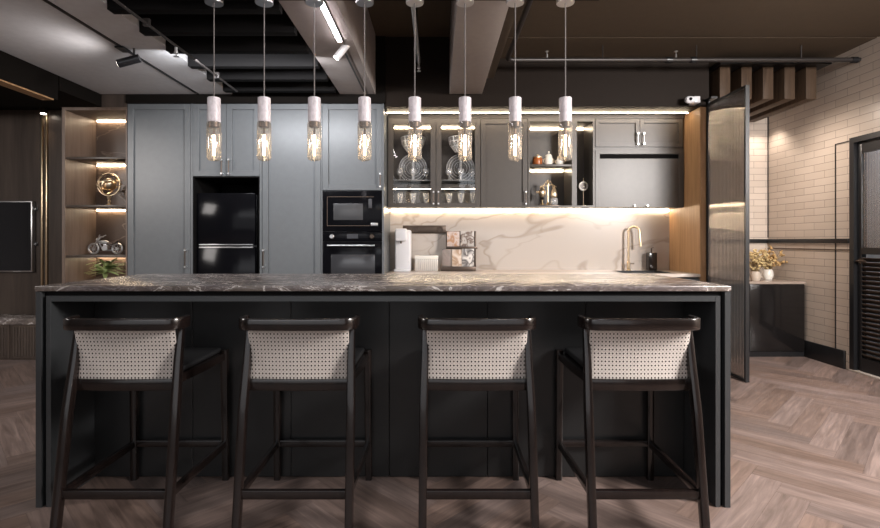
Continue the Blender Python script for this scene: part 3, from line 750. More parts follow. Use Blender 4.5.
for side, px in (('left', 413), ('right', 460.5)):
    x = X_(px, yg+.11); z = shz+.0005
    zb = Z_(152, yg+.11)
    o_ = build(MB().lathe((x, yg+.11, z), [(0, .005), (.045, .004), (.05, .0), (.045, .012), (.018, .03), (.014, (zb-z)*.6), (.02, zb-z-.02), (.06, zb-z), (.115, zb-z+.07), (.13, zb-z+.15)], 28, close=True), 'crystal_bowl', M['crystal'], origin=(x, yg+.11, z))
    tag(o_, 'tall footed cut-crystal bowl behind the %s glazed door' % side, 'bowl')
    m_ = MB(); c_ = Vector((x, yg+.11, 0))
    def bp(a, q): rr = .062+(.117-.062)*min(1, q*2)+(.131-.117)*max(0, q*2-1); return c_+Vector((math.cos(a)*rr, math.sin(a)*rr, zb+.15*q))
    for k in range(14):
        a = 2*math.pi*k/14
        m_.tube([bp(a, 0), bp(a, .5), bp(a, 1)], .0028, 5)
        m_.tube([bp(a, 0), bp(a+.22, .35), bp(a+.45, .7)], .0022, 5); m_.tube([bp(a+.45, 0), bp(a+.22, .35), bp(a, .7)], .0022, 5)
    for q in (.0, .35, .7, 1.0): m_.tube([bp(2*math.pi*k/28, q) for k in range(28)], .0032, 6, closed=True)
    build(m_, 'cut_pattern', M['cut_glass'], o_)
    yp = YW-.05; xp = X_(px, yp)
    o_ = build(MB().lathe((xp, yp, shz+.0005+.155), [(.155, -.012), (.12, -.004), (0, -.002)], 36, 'Y', close=True), 'glass_platter', M['crystal'], origin=(xp, yp, shz))
    tag(o_, 'round ribbed glass platter standing upright behind the %s glazed door' % side, 'platter')
    m_ = MB()
    for rr in (.07, .098, .126, .152):
        m_.tube([(xp+math.cos(2*math.pi*k/32)*rr, yp-.012, shz+.1555+math.sin(2*math.pi*k/32)*rr) for k in range(32)], .0022, 6, closed=True)
    build(m_, 'rib_pattern', M['cut_glass'], o_)

# ------------------------------------------------------------------ open shelf items
ys = YU+.14
z0 = s1+.0005
x = X_(537.5, ys)
t = thing('amber_canister', (x, ys, z0), 'amber brown lidded canister on the upper open shelf', 'canister')
build(MB().lathe((x, ys, z0), [(0, 0), (.045, 0), (.05, .01), (.05, .075), (.045, .085), (0, .085)], 24), 'jar', M['amber'], t)
build(MB().lathe((x, ys, z0+.085), [(.048, 0), (.048, .012), (.02, .02), (.008, .022), (.012, .036), (0, .04)], 24), 'lid', M['gold'], t)
for px, r, h_, lab in ((548.5, .042, .10, 'white lidded sugar pot beside the amber canister'), (559.5, .034, .08, 'small white lidded pot at the right of the upper open shelf')):
    x = X_(px, ys)
    t = thing('lidded_pot', (x, ys-.01, z0), lab, 'pot')
    build(MB().lathe((x, ys-.01, z0), [(0, 0), (r*.7, 0), (r, h_*.3), (r, h_*.7), (r*.8, h_), (0, h_)], 24), 'pot_body', M['white_ceramic'], t)
    build(MB().lathe((x, ys-.01, z0+h_), [(r*.85, 0), (r*.8, .01), (r*.3, .028), (.006, .032), (.011, .048), (0, .054)], 20), 'lid', M['gold'] if px > 550 else M['white_ceramic'], t)
    hb = MB()
    for s_ in (-1, 1): hb.tube([(x+s_*r*.95, ys-.01, z0+h_*.75), (x+s_*(r+.012), ys-.01, z0+h_*.65), (x+s_*(r+.012), ys-.01, z0+h_*.4), (x+s_*r*.97, ys-.01, z0+h_*.3)], .004, 8)
    build(hb, 'handle', M['gold'], t)
x = X_(536.5, ys)
# brass balance coffee maker on lower shelf
zb = UZ0+.0205
xc = X_(548, ys)
t = thing('balance_coffee_maker', (xc, ys, zb), 'ornate brass balance siphon coffee maker on the lower open shelf', 'coffee maker')
build(MB().box((xc-.11, ys-.05, zb), (xc+.11, ys+.05, zb+.014), .004), 'base', M['bronze'], t)
build(MB().cyl((xc, ys, zb+.014), (xc, ys, zb+.24), .008).lathe((xc, ys, zb+.24), [(.012, 0), (.018, .012), (.008, .02), (.012, .035), (0, .042)], 16).lathe((xc, ys, zb+.014), [(.03, 0), (.02, .01), (.008, .03)], 16), 'pole', M['brass'], t)
build(MB().tube([(xc-.085, ys, zb+.20), (xc-.04, ys, zb+.225), (xc, ys, zb+.215), (xc+.04, ys, zb+.235), (xc+.09, ys, zb+.205)], .005, 8).tube([(xc-.05, ys, zb+.2), (xc-.02, ys, zb+.27), (xc+.03, ys, zb+.265), (xc+.06, ys, zb+.17)], .004, 8), 'balance_arm', M['brass'], t)
build(MB().lathe((xc-.062, ys, zb+.10), [(0, 0), (.02, .0), (.036, .03), (.036, .06), (.02, .09), (.012, .10), (.016, .115), (0, .12)], 20).tube([(xc-.10, ys, zb+.15), (xc-.125, ys, zb+.15)], .012, 10), 'kettle', M['gold'], t)
build(MB().lathe((xc-.062, ys, zb+.014), [(.03, 0), (.022, .01), (.01, .03), (.01, .045), (.022, .055), (.0, .06)], 18), 'burner', M['brass'], t)
build(MB().lathe((xc+.065, ys, zb+.014), [(.034, 0), (.04, .02), (.04, .06), (.034, .075), (.03, .075), (.036, .06), (.034, .02), (0, .008)], 20), 'glass_cup', M['crystal'], t)
build(MB().lathe((xc+.065, ys, zb+.095), [(.03, 0), (.036, .02), (.03, .06), (.012, .10), (.006, .12), (.0, .125)], 18), 'funnel_cover', M['gold'], t)
# disc clock on stand
x = X_(584.5, ys)-.012
t = thing('disc_clock', (x, ys, zb), 'white ring desk clock on a slim brass stand in the narrow niche', 'clock')
build(MB().lathe((x, ys, zb), [(0, 0), (.038, 0), (.038, .008), (.01, .014), (.0, .016)], 24), 'base', M['brass'], t)
build(MB().cyl((x, ys, zb+.012), (x, ys, zb+.17), .004, n=10).cyl((x, ys, zb+.26), (x, ys, zb+.30), .003, n=10), 'stem', M['brass'], t)
ring = MB().tube([(x+math.cos(2*math.pi*k/28)*.042, ys, zb+.215+math.sin(2*math.pi*k/28)*.042) for k in range(28)], .0095, 10, closed=True)
build(ring, 'ring', M['white_ceramic'], t)
build(MB().lathe((x, ys, zb+.215), [(.036, .004), (.036, -.004), (0, -.004)], 24, 'Y'), 'dial', mat('clock_dial', (.16, .12, .10), .4), t)
build(MB().cyl((x, ys-.006, zb+.215), (x+.0, ys-.006, zb+.24), .002, n=6).cyl((x, ys-.006, zb+.215), (x+.015, ys-.006, zb+.205), .002, n=6), 'hands', M['gold'], t)

# ------------------------------------------------------------------ counter items
yc = YW-.16
def wx(px, y=yc): return X_(px, y)
x0, x1 = wx(394), wx(411)
zt = Z_(229, yc)
t = thing('water_dispenser', ((x0+x1)/2, yc, CH), 'white countertop water dispenser beside the oven housing', 'water dispenser')
build(MB().box((x0+.01, yc-.02, CH+.0005), (x1, yc+.13, zt-.01), .02, 3), 'body', M['white'], t)
build(MB().box((x0+.02, yc-.10, zt-.13), (x1-.04, yc-.02, zt+.003), .014, 3), 'spout_housing', M['white'], t)
build(MB().cyl(((x0+x1)/2-.012, yc-.06, zt-.13), ((x0+x1)/2-.012, yc-.06, zt-.155), .010), 'spout', M['bronze'], t)
build(MB().box((x0+.01, yc-.12, CH+.0005), (x1, yc-.02, CH+.022), .004), 'drip_tray', M['white'], t)
x0, x1 = X_(403, YW), X_(446, YW)
t = thing('wall_rail_shelf', ((x0+x1)/2, YW-.02, Z_(234, YW)), 'dark bar with two round sockets on the marble backsplash', 'power rail')
build(MB().box((x0, YW-.025, Z_(233.5, YW)), (x1, YW-.0005, Z_(225.5, YW)), .003), 'bar', M['bronze'], t)
for px in (416, 440): build(MB().lathe((X_(px, YW), YW-.025, Z_(229.5, YW)), [(.034, 0), (.034, -.008), (.026, -.008), (.022, -.002), (0, -.002)], 24, 'Y'), 'socket', M['bronze'], t)
# ribbed clear canister set
x0, x1 = wx(415), wx(438)
t = thing('tea_box', ((x0+x1)/2, yc, CH), 'low clear ribbed box with pale lid between dispenser and sample stand', 'box')
b_ = MB()
n_ = 12
for k in range(n_): b_.box((x0+(x1-x0)*k/n_+.001, yc-.04, CH+.0005), (x0+(x1-x0)*(k+1)/n_-.001, yc+.04, Z_(259, yc)), .004)
build(b_, 'box_body', mat('frosted_box', (.62, .57, .52), .2), t)
build(MB().box((x0-.002, yc-.045, Z_(259, yc)), (x1+.002, yc+.045, Z_(255.5, yc)), .004), 'lid', M['white_ceramic'], t)
# display stand with cards
t = thing('display_stand', (wx(459), yc, CH), 'two-tier dark stand holding picture cards against the backsplash', 'display stand')
xa, xb, xc_, xd = wx(441), wx(475.5), wx(446), wx(477.5)
build(MB().box((xa, yc-.05, CH+.0005), (xb, yc+.05, Z_(266.5, yc)), .003).box((xc_, yc-.005, Z_(249, yc)), (xd, yc+.06, Z_(246.5, yc)), .002).box((xb-.012, yc+.03, CH+.012), (xb+.008, yc+.06, Z_(231, yc)), .002).box((xc_, yc+.052, Z_(247, yc)), (xd-.01, yc+.06, Z_(231, yc))), 'rack', M['bronze'], t)
def card(px0, px1, py0, py1, y, col, name, lab, mixc=None, seed=1):
    m = mat('card_print_%d' % seed, col, .45)
    f = noise(m, coords(m, (5, 5, 4), (0, .4*seed, 0)), 1.2+seed*.2, 2, .5, .8)
    LK(m, ramp(m, f, [(.40, col), (.52, mixc or col), (.60, col)]), bsdf(m).inputs['Base Color'])
    mb = MB().box((X_(px0, y), y, Z_(py1, y)), (X_(px1, y), y+.012, Z_(py0, y)), .001)
    tag(build(mb, name, m), lab, 'card', 'picture cards on the display stand')
zr = 266.5
card(442.3, 451, 249.5, zr-.1, yc-.03, (.20, .165, .14), 'picture_card', 'grey-brown card at the left of the lower stand tier', (.25, .2, .18), 1)
card(452, 461.5, 249.5, zr-.1, yc-.03, (.62, .52, .44), 'picture_card', 'cream card in the middle of the lower stand tier', (.35, .22, .13), 2)
card(462.2, 474, 248.8, zr-.1, yc-.03, (.66, .62, .58), 'picture_card', 'white card with dark figure at the right of the lower stand tier', (.06, .05, .05), 3)
yk = yc+.012
card(447, 459.5, 231.5, 246.4, yk, (.42, .23, .13), 'picture_card', 'brown card with pale patch on the upper stand tier', (.55, .46, .42), 4)
card(460.5, 474, 231, 246.4, yk, (.48, .44, .40), 'picture_card', 'light card with dark shapes on the upper stand tier', (.12, .07, .05), 5)
# tap
yt = YW-.085; x = wx(628.5, yt); zt = Z_(227, yt)
t = thing('tap', (x, yt, CH), 'tall curved brass kitchen tap on the worktop', 'tap')
r_ = .052
path = [(x, yt, CH+.01), (x, yt, zt-r_)]+[(x+r_*(1-math.cos(a)), yt-.02*(1-math.cos(a)), zt-r_+r_*math.sin(a)) for a in [math.pi*k/12 for k in range(1, 13)]]+[(x+2*r_+.004, yt-.045, zt-r_-.07), (x+2*r_+.007, yt-.05, zt-r_-.12)]
build(MB().tube(path, .0115, 14).lathe((x, yt, CH+.0005), [(.026, 0), (.026, .006), (.018, .012), (.018, .09), (.0115, .1)], 20), 'spout', M['brass'], t)
build(MB().tube([path[-1], (x+2*r_+.008, yt-.052, zt-r_-.16)], .013, 14), 'spray_head', M['brass'], t)
build(MB().cyl((x+.012, yt, CH+.075), (x+.06, yt-.005, CH+.075), .007, n=12), 'lever', M['bronze'], t)
# soap dispenser
x = wx(651.5, yt)
t = thing('soap_dispenser', (x, yt, CH), 'black square soap dispenser beside the brass tap', 'soap dispenser')
build(MB().box((x-.046, yt-.04, CH+.0005), (x+.046, yt+.04, Z_(252.5, yt)), .008, 3), 'bottle', mat('smoked_glass_bottle', (.02, .014, .011), .12), t)
build(MB().cyl((x, yt, Z_(252.5, yt)), (x, yt, Z_(248, yt)), .008, n=12).cyl((x, yt, Z_(248, yt)), (x, yt-.04, Z_(247.5, yt)), .006, n=10), 'pump', M['bronze'], t)

# ================================================================== display niche (left)
NX0, NX1, NY = -3.64, cx(127)-.001, 5.40
t = thing('display_niche', ((NX0+NX1)/2, 5.2, 0), 'tall brown veneer display niche with lit shelves left of the grey cabinets', 'shelf unit')
build(MB().box((NX0, YT, 0), (NX0+.03, NY+.03, 2.498)).box((NX1-.012, YT, 0), (NX1, NY+.03, 2.498)).box((NX0+.03, YT, 2.47), (NX1-.012, NY+.03, 2.498)).box((NX0+.03, YT, 0), (NX1-.012, NY+.03, .08)), 'body', M['niche_wood'], t)
build(MB().box((NX0+.03, NY, .08), (NX1-.012, NY+.03, 2.47)), 'back_panel', M['marble_brown'], t)
SH = [2.02, 1.55, 1.06, .66]
for z in SH: build(MB().box((NX0+.03, YT+.012, z-.022), (NX1-.012, NY, z), .001), 'shelf', M['panel_wood'], t)
for z in (2.47, SH[0]-.022, SH[1]-.022, SH[2]-.022):
    build(MB().box((NX0+.05, NY-.022, z-.009), (NX1-.02, NY-.003, z-.001)), 'shelf_light', M['led_soft'], t)
# armillary globe
ya = 5.2; x = X_(109, ya); zz = SH[1]+.0005; zc = Z_(184.5, ya); R_ = .115
t = thing('armillary_globe', (x, ya, zz), 'golden armillary globe on the lit niche shelf', 'ornament')
hh = zc-zz-R_
build(MB().lathe((x, ya, zz), [(0, 0), (.05, 0), (.052, .01), (.03, .018), (.012, .03), (.018, hh*.5), (.01, hh*.6), (.022, hh), (.0, hh+.01)], 24), 'pedestal', M['gold'], t)
g_ = MB()
for k, (ax, ay) in enumerate(((0, 0), (0, math.pi/2.6), (math.pi/2.3, .3), (math.pi/2, 1.2))):
    rm_ = Matrix.Rotation(ax, 3, 'X') @ Matrix.Rotation(ay, 3, 'Z')
    g_.sweep([Vector((x, ya, zc))+rm_ @ Vector((math.cos(2*math.pi*i/32), 0, math.sin(2*math.pi*i/32)))*(R_-.004*k) for i in range(32)], (.016, .006), side=tuple(rm_ @ Vector((0, 1, 0))), rnd=.3, closed=True)
build(g_, 'ring', M['gold'], t)
build(MB().sph((x, ya, zc), .062, u=24, v=16), 'globe', M['gold'], t)
# motorcycle model
ym = 5.2; xm_ = X_(106, ym); zm = SH[2]+.0005
t = thing('motorcycle_model', (xm_, ym, zm), 'silver wire motorcycle sculpture on the third lit niche shelf', 'ornament')
def wheel(xw, r):
    w_ = MB().tube([(xw+math.cos(2*math.pi*i/24)*r, ym, zm+r+.011+math.sin(2*math.pi*i/24)*r) for i in range(24)], .010, 8, closed=True)
    for k in range(8):
        a = math.pi*2*k/8; w_.cyl((xw, ym, zm+r+.008), (xw+math.cos(a)*r, ym, zm+r+.008+math.sin(a)*r), .002, n=6)
    w_.cyl((xw, ym-.012, zm+r+.008), (xw, ym+.012, zm+r+.008), .012, n=12)
    build(w_, 'wheel', M['steel'], t)
wheel(xm_-.125, .05); wheel(xm_+.115, .05)
fr_ = MB().tube([(xm_-.125, ym-.015, zm+.058), (xm_-.07, ym-.015, zm+.17), (xm_-.035, ym-.015, zm+.185)], .006, 8).tube([(xm_-.125, ym+.015, zm+.058), (xm_-.07, ym+.015, zm+.17), (xm_-.035, ym+.015, zm+.185)], .006, 8)
fr_.tube([(xm_-.08, ym, zm+.14), (xm_-.02, ym, zm+.11), (xm_+.06, ym, zm+.10), (xm_+.115, ym, zm+.058)], .007, 8).tube([(xm_-.07, ym, zm+.12), (xm_-.03, ym, zm+.045), (xm_+.05, ym, zm+.045), (xm_+.115, ym, zm+.058)], .007, 8)
build(fr_, 'frame', M['steel'], t)
build(MB().sph((xm_-.02, ym, zm+.128), .035, (1.4, .7, .6)), 'fuel_tank', M['steel'], t)
build(MB().sweep([(xm_+.02, ym, zm+.115), (xm_+.07, ym, zm+.108), (xm_+.12, ym, zm+.13)], (.045, .018), side=(0, 1, 0), rnd=.6), 'seat', M['bronze'], t)
build(MB().cyl((xm_, ym-.02, zm+.07), (xm_, ym+.02, zm+.07), .026).cyl((xm_, ym, zm+.07), (xm_-.015, ym, zm+.11), .016), 'engine', M['steel'], t)
build(MB().tube([(xm_-.03, ym-.05, zm+.2), (xm_-.055, ym-.03, zm+.185), (xm_-.055, ym+.03, zm+.185), (xm_-.03, ym+.05, zm+.2)], .005, 8).sph((xm_-.085, ym, zm+.155), .018), 'handlebar', M['steel'], t)
# niche plant
yp = 5.12; x = X_(105, yp); zp = SH[3]+.0005
t = thing('potted_plant', (x, yp, zp), 'green leafy plant in a pot on the lowest visible niche shelf', 'plant')
build(MB().lathe((x, yp, zp), [(0, 0), (.06, 0), (.085, .16), (.09, .17), (.08, .17), (.075, .15), (0, .145)], 24), 'pot', M['bronze'], t)
lf = MB(); stm = MB(); rg = random.Random(4)
for k in range(46):
    a = rg.uniform(0, 2*math.pi); el = rg.uniform(.05, .9); L = rg.uniform(.15, .26)
    b0 = Vector((x+rg.uniform(-.03, .03), yp+rg.uniform(-.03, .03), zp+rg.uniform(.21, .33)))
    d = Vector((math.cos(a)*math.cos(el), math.sin(a)*.55*math.cos(el), math.sin(el)*.55)).normalized()
    s_ = d.cross(Vector((0, 0, 1))).normalized()
    pts = []
    for q in range(5):
        u = q/4; c_ = b0+d*L*u+Vector((0, 0, -.05*u*u)); wd = .020*math.sin(math.pi*min(1, u*.9+.1))+.0012
        pts.append((c_-s_*wd, c_+Vector((0, 0, .004)), c_+s_*wd))
    vs = [[lf.bm.verts.new(p) for p in row] for row in pts]
    for r0, r1 in zip(vs, vs[1:]):
        lf.bm.faces.new((r0[0], r0[1], r1[1], r1[0])); lf.bm.faces.new((r0[1], r0[2], r1[2], r1[1]))
    if k % 3 == 0: stm.tube([(x, yp, zp+.14), b0], .003, 5)
build(lf, 'foliage', M['green'], t, recalc=False)['kind'] = 'stuff'; build(stm, 'stem', M['green'], t)['kind'] = 'stuff'

# ================================================================== TV wall
tx1 = X_(32, TVY-.05); tz0, tz1 = Z_(272, TVY-.05), Z_(201, TVY-.05)
t = thing('television', (tx1-.65, TVY-.04, tz0), 'flat black television on the dark panelled wall at left', 'television')
build(MB().box((tx1-1.32, TVY-.05, tz0), (tx1, TVY-.0005, tz1), .004), 'housing', M['steel'], t)
build(MB().box((tx1-1.31, TVY-.0515, tz0+.014), (tx1-.011, TVY-.05, tz1-.012)), 'screen', M['screen'], t)
build(MB().box((tx1-.2, TVY-.053, tz0+.003), (tx1-.12, TVY-.05, tz0+.009)), 'logo_plate', M['chrome'], t)
for nme, pz, lab in (('wall_switch', 209, 'upper small dark wall switch right of the television'), ('wall_switch', 244, 'lower small dark wall switch right of the television')):
    p = at(36.5, pz, TVY)
    t = thing(nme, (p.x, TVY-.01, p.z), lab, 'switch')
    build(MB().box((p.x-.02, TVY-.01, p.z-.02), (p.x+.02, TVY-.0005, p.z+.02), .003), 'plate', M['black'], t)
    build(MB().cyl((p.x, TVY-.022, p.z), (p.x, TVY-.01, p.z), .011, n=12), 'knob', M['steel'], t)
# vertical light channels
for px, lab in ((41.5, 'left vertical brass light channel on the panelled wall'), (46, 'right vertical brass light channel on the panelled wall')):
    x = X_(px, TVY-.02)
    tag(build(MB().box((x-.009, TVY-.022, .46), (x+.009, TVY-.0005, 2.56), .003), 'wall_light_channel', M['brass']), lab, 'wall trim', 'vertical light channels')
p = at(43.5, 114, TVY-.08)
t = thing('downlight', (p.x, p.y, p.z), 'small glowing downlight at the top of the vertical wall channels', 'spotlight')
build(MB().cyl((p.x, p.y, 2.60), (p.x, p.y, p.z+.006), .03, n=20), 'housing', M['bronze'], t)
build(MB().cyl((p.x, p.y, p.z+.006), (p.x, p.y, p.z), .026, n=20), 'lens', emit('downlight_lens', (1, .85, .7), 20), t)
spot('channel_spot', (p.x, p.y-.01, p.z-.01), (p.x, p.y+.06, 1.0), 3.0, WARM, 70, 1, .01)
# console
y0 = 5.12
t = thing('media_console', (-4.9, 5.28, 0), 'low dark media console with stone top under the television', 'console')
build(MB().box((-6.2, y0+.02, .0), (-3.66, TVY-.001, .36)), 'body', M['panel_wood'], t)
build(MB().box((-6.22, y0, .36), (-3.65, TVY-.001, .42), .003), 'top', M['marble_dark'], t)
for k in range(4):
    xa_ = -6.2+k*.635
    rb = MB().box((xa_+.004, y0+.008, .02), (xa_+.631, y0+.02, .355))
    for q in range(20): rb.box((xa_+.03+q*.029, y0, .04), (xa_+.045+q*.029, y0+.01, .335), .002, 1)
    build(rb, 'drawer', M['panel_wood'], t)

# ================================================================== corridor: cupboard, flowers, glass screen
y0 = 5.27
t = thing('corridor_cupboard', (3.25, 5.55, 0), 'black glossy cupboard with pale top against the tiled corridor wall', 'cabinet')
bxr = XR-.022
build(MB().box((2.66, y0+.02, .0), (bxr, YF-.002, .755)), 'body', M['black'], t)
build(MB().box((2.65, y0-.005, .755), (bxr, YF-.002, .778), .002), 'top', mat('cupboard_top', (.30, .24, .20), .25), t)
for k in range(2):
    a_ = 2.665+k*(bxr-2.67)/2
    build(MB().box((a_, y0, .06), (a_+(bxr-2.67)/2-.004, y0+.019, .75), .002), 'door', mat('black_gloss_door', (.008, .007, .007), .12), t)
def dried(x, y, z, r, h, pot_m, lab, seed, leafm, n=70):
    t = thing('vase_of_dried_flowers', (x, y, z), lab, 'vase of flowers')
    build(MB().lathe((x, y, z), [(0, 0), (r*.7, 0), (r, h*.4), (r*.9, h*.8), (r*.7, h), (r*.6, h), (r*.7, h*.5), (0, h*.2)], 24), 'vase', pot_m, t)
    rg = random.Random(seed); lf = MB(); st = MB()
    for k in range(n):
        a = rg.uniform(0, 2*math.pi); el = rg.uniform(.35, 1.45); L = rg.uniform(.10, .24)
        d = Vector((math.cos(a)*math.cos(el), math.sin(a)*math.cos(el), math.sin(el))); p = Vector((x, y, z+h))+d*L
        st.tube([(x, y, z+h*.6), Vector((x, y, z+h))+d*L*.5+Vector((0, 0, .02)), p], .0022, 4)
        for q in range(3):
            o_ = p+Vector((rg.uniform(-.018, .018), rg.uniform(-.018, .018), rg.uniform(-.018, .018)))
            lf.sph(o_, rg.uniform(.008, .015), (1, 1, rg.uniform(.5, 1.2)), 6, 4)
    build(lf, 'flower_heads', leafm, t)['kind'] = 'stuff'; build(st, 'stem', mat('dry_stem', (.25, .18, .09), .8), t)['kind'] = 'stuff'
zc_ = .7785
dried(X_(769, 5.6), 5.62, zc_, .055, .11, M['white_ceramic'], 'white vase of dried golden flowers on the black cupboard', 3, M['dry_leaf'])
dried(X_(755.5, 5.40), 5.40, zc_, .05, .10, mat('pale_vase', (.50, .42, .34), .5), 'beige vase of pale dried flowers on the cupboard beside the glass screen', 5, mat('dried_flower_pale', (.48, .36, .17), .7), 60)
# glass screen (hinged panel beside the kitchen)
gx = 2.625; ya_, yb_ = 4.31, 4.945; zt_ = 2.52
t = thing('reeded_glass_door', (gx, (ya_+yb_)/2, 0), 'tall black-framed reeded glass screen door at the end of the kitchen', 'glass door')
f_ = .022
build(MB().box((gx-.016, ya_, .006), (gx+.016, ya_+f_, zt_)).box((gx-.016, yb_-f_, .006), (gx+.016, yb_, zt_)).box((gx-.016, ya_+f_, .006), (gx+.016, yb_-f_, .03)).box((gx-.016, ya_+f_, zt_-f_), (gx+.016, yb_-f_, zt_)), 'frame', M['black'], t)
build(MB().box((gx-.004, ya_+f_, .03), (gx+.004, yb_-f_, zt_-f_)), 'glass_pane', M['reeded'], t)
build(MB().cyl((gx, yb_-.02, zt_), (gx, yb_-.02, zt_+.03), .012).box((gx-.03, yb_-.12, 2.55), (gx+.03, YT+.0, 2.57)), 'pivot', M['black'], t)

# ================================================================== island
IX0, IX1, IY0, IY1, IH = -1.808, 1.322, 2.29, 3.15, .998
t = thing('kitchen_island', ((IX0+IX1)/2, (IY0+IY1)/2, 0), 'long charcoal kitchen island with framed knee recess', 'kitchen island')
ep = .026
build(MB().box((IX0+.002, IY0+.004, 0), (IX0+.002+ep, IY1-.01, .972), .001, 1), 'end_panel', M['island_paint_lit'], t)
build(MB().box((IX1-.001-ep, IY0+.004, 0), (IX1-.001, IY1-.01, .972), .001, 1), 'end_panel', M['island_paint_lit'], t)
fx0, fx1 = IX0+.002+ep+.018, IX1-.001-ep-.018
fw = .022
build(MB().box((fx0, IY0+.008, 0), (fx0+fw, IY0+.32, .952), .001, 1).box((fx1-fw, IY0+.008, 0), (fx1, IY0+.32, .952), .001, 1).box((fx0+fw, IY0+.008, .952-fw-.003), (fx1-fw, IY0+.32, .952), .001, 1), 'recess_frame', M['island_paint_lit'], t)
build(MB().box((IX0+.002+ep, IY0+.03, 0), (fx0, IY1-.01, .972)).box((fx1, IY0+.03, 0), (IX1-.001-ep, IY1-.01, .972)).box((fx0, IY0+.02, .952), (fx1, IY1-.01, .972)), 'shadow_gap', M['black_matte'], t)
pw = (fx1-fx0-2*fw)/6
for k in range(6):
    a_ = fx0+fw+pw*k
    build(MB().box((a_+.0015, IY0+.30, .004), (a_+pw-.0015, IY0+.322, .925), .001, 1), 'back_panel', M['island_paint_shaded'], t)
build(MB().box((fx0+fw, IY0+.325, 0), (fx1-fw, IY1-.03, .926)), 'body', M['island_paint_shaded'], t)
n_ = 5; pw = (IX1-IX0-.1)/n_
for k in range(n_):
    d_ = build(MB().box((IX0+.05+pw*k+.002, IY1-.028, .1), (IX0+.05+pw*(k+1)-.002, IY1-.008, .93), .001, 1), 'door', M['island_paint_shaded'], t)
tag(build(MB().box((IX0, IY0, .974), (IX1, IY1, IH), .003, 2), 'island_worktop', M['marble_dark']), 'dark grey marble slab with white veins on the island', 'worktop')

# ================================================================== stools
def make_stool():
    t = thing('bar_stool', (0, 0, 0), '', 'bar stool', 'bar stools at the island')
    W_ = M['stool_wood']
    # local frame: y=0 at rear feet (near camera), seat towards +y
    wf, wt_ = .468, .452       # leg centre spans outside at foot / top
    # back legs: foot (y .0) rake forward to top (y .12)
    for s_ in (-1, 1):
        p0 = (s_*(wf/2-.010), -.02, 0); p1 = (s_*(wf*.32+wt_*.18-.010), .050, .50); p2 = (s_*(wt_/2-.010), .085, .70); p3 = (s_*(wt_/2-.010), .110, .842)
        build(MB().sweep([p0, p1, p2, p3], [(.032, .036), (.034, .040), (.031, .036), (.024, .028)], rnd=.45), 'leg', W_, t)
        q0 = (s_*(.492/2-.016), .530, 0); q1 = (s_*(.486/2-.016), .520, .655)
        build(MB().sweep([q0, q1], [(.032, .034), (.036, .038)], rnd=.45), 'leg', W_, t)
    # seat
    st = MB()
    out = [(-.222, .10), (.222, .10), (.232, .30), (.238, .535), (-.238, .535), (-.232, .30)]
    bm = st.bm
    A = [bm.verts.new((x, y, .605)) for x, y in out]; B = [bm.verts.new((x, y, .642)) for x, y in out]
    bm.faces.new(list(reversed(A))); bm.faces.new(B)
    for i in range(6): bm.faces.new((A[i], A[(i+1) % 6], B[(i+1) % 6], B[i]))
    bmesh.ops.bevel(bm, geom=list(bm.edges), offset=.005, segments=2, affect='EDGES')
    build(st, 'seat_frame', W_, t)
    cu = MB().box((-.205, .115, .642), (.212, .522, .667), .012, 3)
    build(cu, 'seat', M['cushion'], t)
    # top rail (U-shaped)
    R = .055; hw = .234; yb = .025
    pts = [(-hw, .125)]
    for k in range(9):
        a = math.pi+math.pi/2*k/8; pts.append((-hw+R+R*math.cos(a), yb+R+R*math.sin(a)))
    for k in range(1, 8): 
        u = k/8; pts.append((-hw+R+(2*hw-2*R)*u, yb-.006*math.sin(math.pi*u)))
    for k in range(9):
        a = 1.5*math.pi+math.pi/2*k/8; pts.append((hw-R+R*math.cos(a), yb+R+R*math.sin(a)))
    pts.append((hw, .125))
    build(MB().sweep([(x, y, .862) for x, y in pts], (.050, .024), side=(0, 0, 1), rnd=.6), 'top_rail', W_, t)
    # lower rail
    build(MB().sweep([(-.208, .090, .602), (0, .080, .602), (.208, .090, .602)], (.048, .022), side=(0, 0, 1), rnd=.4), 'lower_rail', W_, t)
    # cane
    cn = MB(); bm = cn.bm; nu, nv = 32, 8
    def top(u):
        L = [Vector((x, y+.034, .842)) for x, y in pts if abs(x) < .212]
        f = u*(len(L)-1); i = min(int(f), len(L)-2); return L[i].lerp(L[i+1], f-i)
    rows = []
    acc = [0]
    for i in range(nu): acc.append(acc[-1]+(top((i+1)/nu)-top(i/nu)).length)
    for j in range(nv+1):
        v = j/nv; row = []
        for i in range(nu+1):
            u = i/nu; T = top(u); ub = acc[i]/acc[-1]
            Bt = Vector((-.204+.408*ub, .092-.010*math.sin(math.pi*ub), .622))
            P = Bt.lerp(T, v); P.y += .010*math.sin(math.pi*v)
            row.append((bm.verts.new(P), ub*28, v*13))
        rows.append(row)
    for r0, r1 in zip(rows, rows[1:]):
        for i in range(nu):
            f = bm.faces.new((r0[i][0], r0[i+1][0], r1[i+1][0], r1[i][0]))
            for lp, q in zip(f.loops, (r0[i], r0[i+1], r1[i+1], r1[i])): lp[cn.uv].uv = (q[1], q[2])
    build(cn, 'cane_back', M['cane'], t, recalc=False)
    # stretchers
    z = .183
    build(MB().sweep([(-.210, .010, z), (.210, .010, z)], (.036, .022), side=(0, 0, 1), rnd=.3), 'stretcher', W_, t)
    build(MB().sweep([(-.225, .527, z), (.225, .527, z)], (.032, .022), side=(0, 0, 1), rnd=.3), 'stretcher', W_, t)
    for s_ in (-1, 1):
        build(MB().sweep([(s_*.220, .02, z), (s_*.228, .515, z)], (.034, .020), side=(0, 0, 1), rnd=.3), 'stretcher', W_, t)
    return t
SY = 2.04
spots = [(-1.293, 'cane-backed black bar stool at the far left end of the island'),
         (-.574, 'cane-backed black bar stool second from the left along the island'),
         (.166, 'cane-backed black bar stool second from the right along the island'),
         (.842, 'cane-backed black bar stool nearest the right end of the island')]
st0 = make_stool()
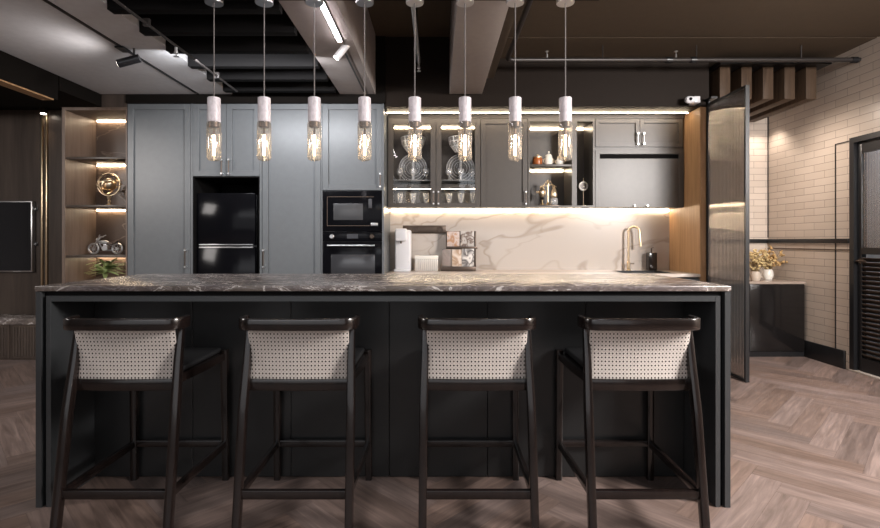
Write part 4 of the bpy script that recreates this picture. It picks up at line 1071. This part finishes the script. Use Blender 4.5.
for i, (x, lab) in enumerate(spots):
    o = st0 if i == 0 else dup(st0, (x, SY, 0))
    o.location = (x, SY, 0); o['label'] = lab

# ================================================================== pendants
def make_pendant():
    t = thing('pendant_lamp', (0, 0, 0), '', 'pendant light', 'slim pendants over the island')
    build(MB().lathe((0, 0, 2.578), [(0, 0), (.05, 0), (.052, .004), (.052, .033), (0, .033)], 28), 'canopy', M['steel'], t)
    build(MB().cyl((0, 0, 2.03), (0, 0, 2.579), .0035, n=8), 'cord', mat('grey_cord', (.15, .135, .13), .7), t)
    wm = mat('pendant_white_marble', (.62, .58, .60), .35)
    f = noise(wm, coords(wm, (22, 22, 12)), 1.5, 5, .6, 1)
    LK(wm, ramp(wm, f, [(.35, (.50, .46, .48)), (.6, (.68, .63, .66))]), bsdf(wm).inputs['Base Color'])
    build(MB().lathe((0, 0, 1.889), [(.0, 0), (.033, 0), (.036, .003), (.036, .139), (.033, .142), (0, .142)], 32), 'lamp_body', wm, t)
    build(MB().lathe((0, 0, 1.858), [(.0, 0), (.026, 0), (.030, .004), (.030, .0305), (0, .0305)], 28), 'socket', M['bronze'], t)
    gl = build(MB().lathe((0, 0, 1.665), [(.0, 0), (.02, .001), (.036, .008), (.040, .020), (.040, .214), (.0365, .223)], 32, close=True), 'bulb_glass', M['amber_glass'], t)
    fl = MB()
    for k in range(6):
        a = 2*math.pi*k/6; fl.cyl((math.cos(a)*.0055, math.sin(a)*.0055, 1.695), (math.cos(a)*.0055, math.sin(a)*.0055, 1.815), .0012, n=6)
    build(fl, 'filament', M['filament'], t)
    build(MB().cyl((0, 0, 1.685), (0, 0, 1.70), .004, n=8).cyl((0, 0, 1.815), (0, 0, 1.86), .006, n=10), 'filament_support', M['bronze'], t)
    return t
plabs = ['leftmost, before the fridge doors', 'second from the left', 'third from the left',
         'fourth from left, before oven housing', 'before left glazed door', 'before right glazed door',
         'second from the right', 'rightmost, before lit shelves']
p0 = make_pendant()
for i in range(8):
    x = (214.0+50.2*i-VX)*(PY-.02)/F
    o = p0 if i == 0 else dup(p0, (x, PY-.02, 0))
    o.location = (x, PY-.02, 0); o['label'] = 'white marble tube pendant with glowing glass bulb, '+plabs[i]
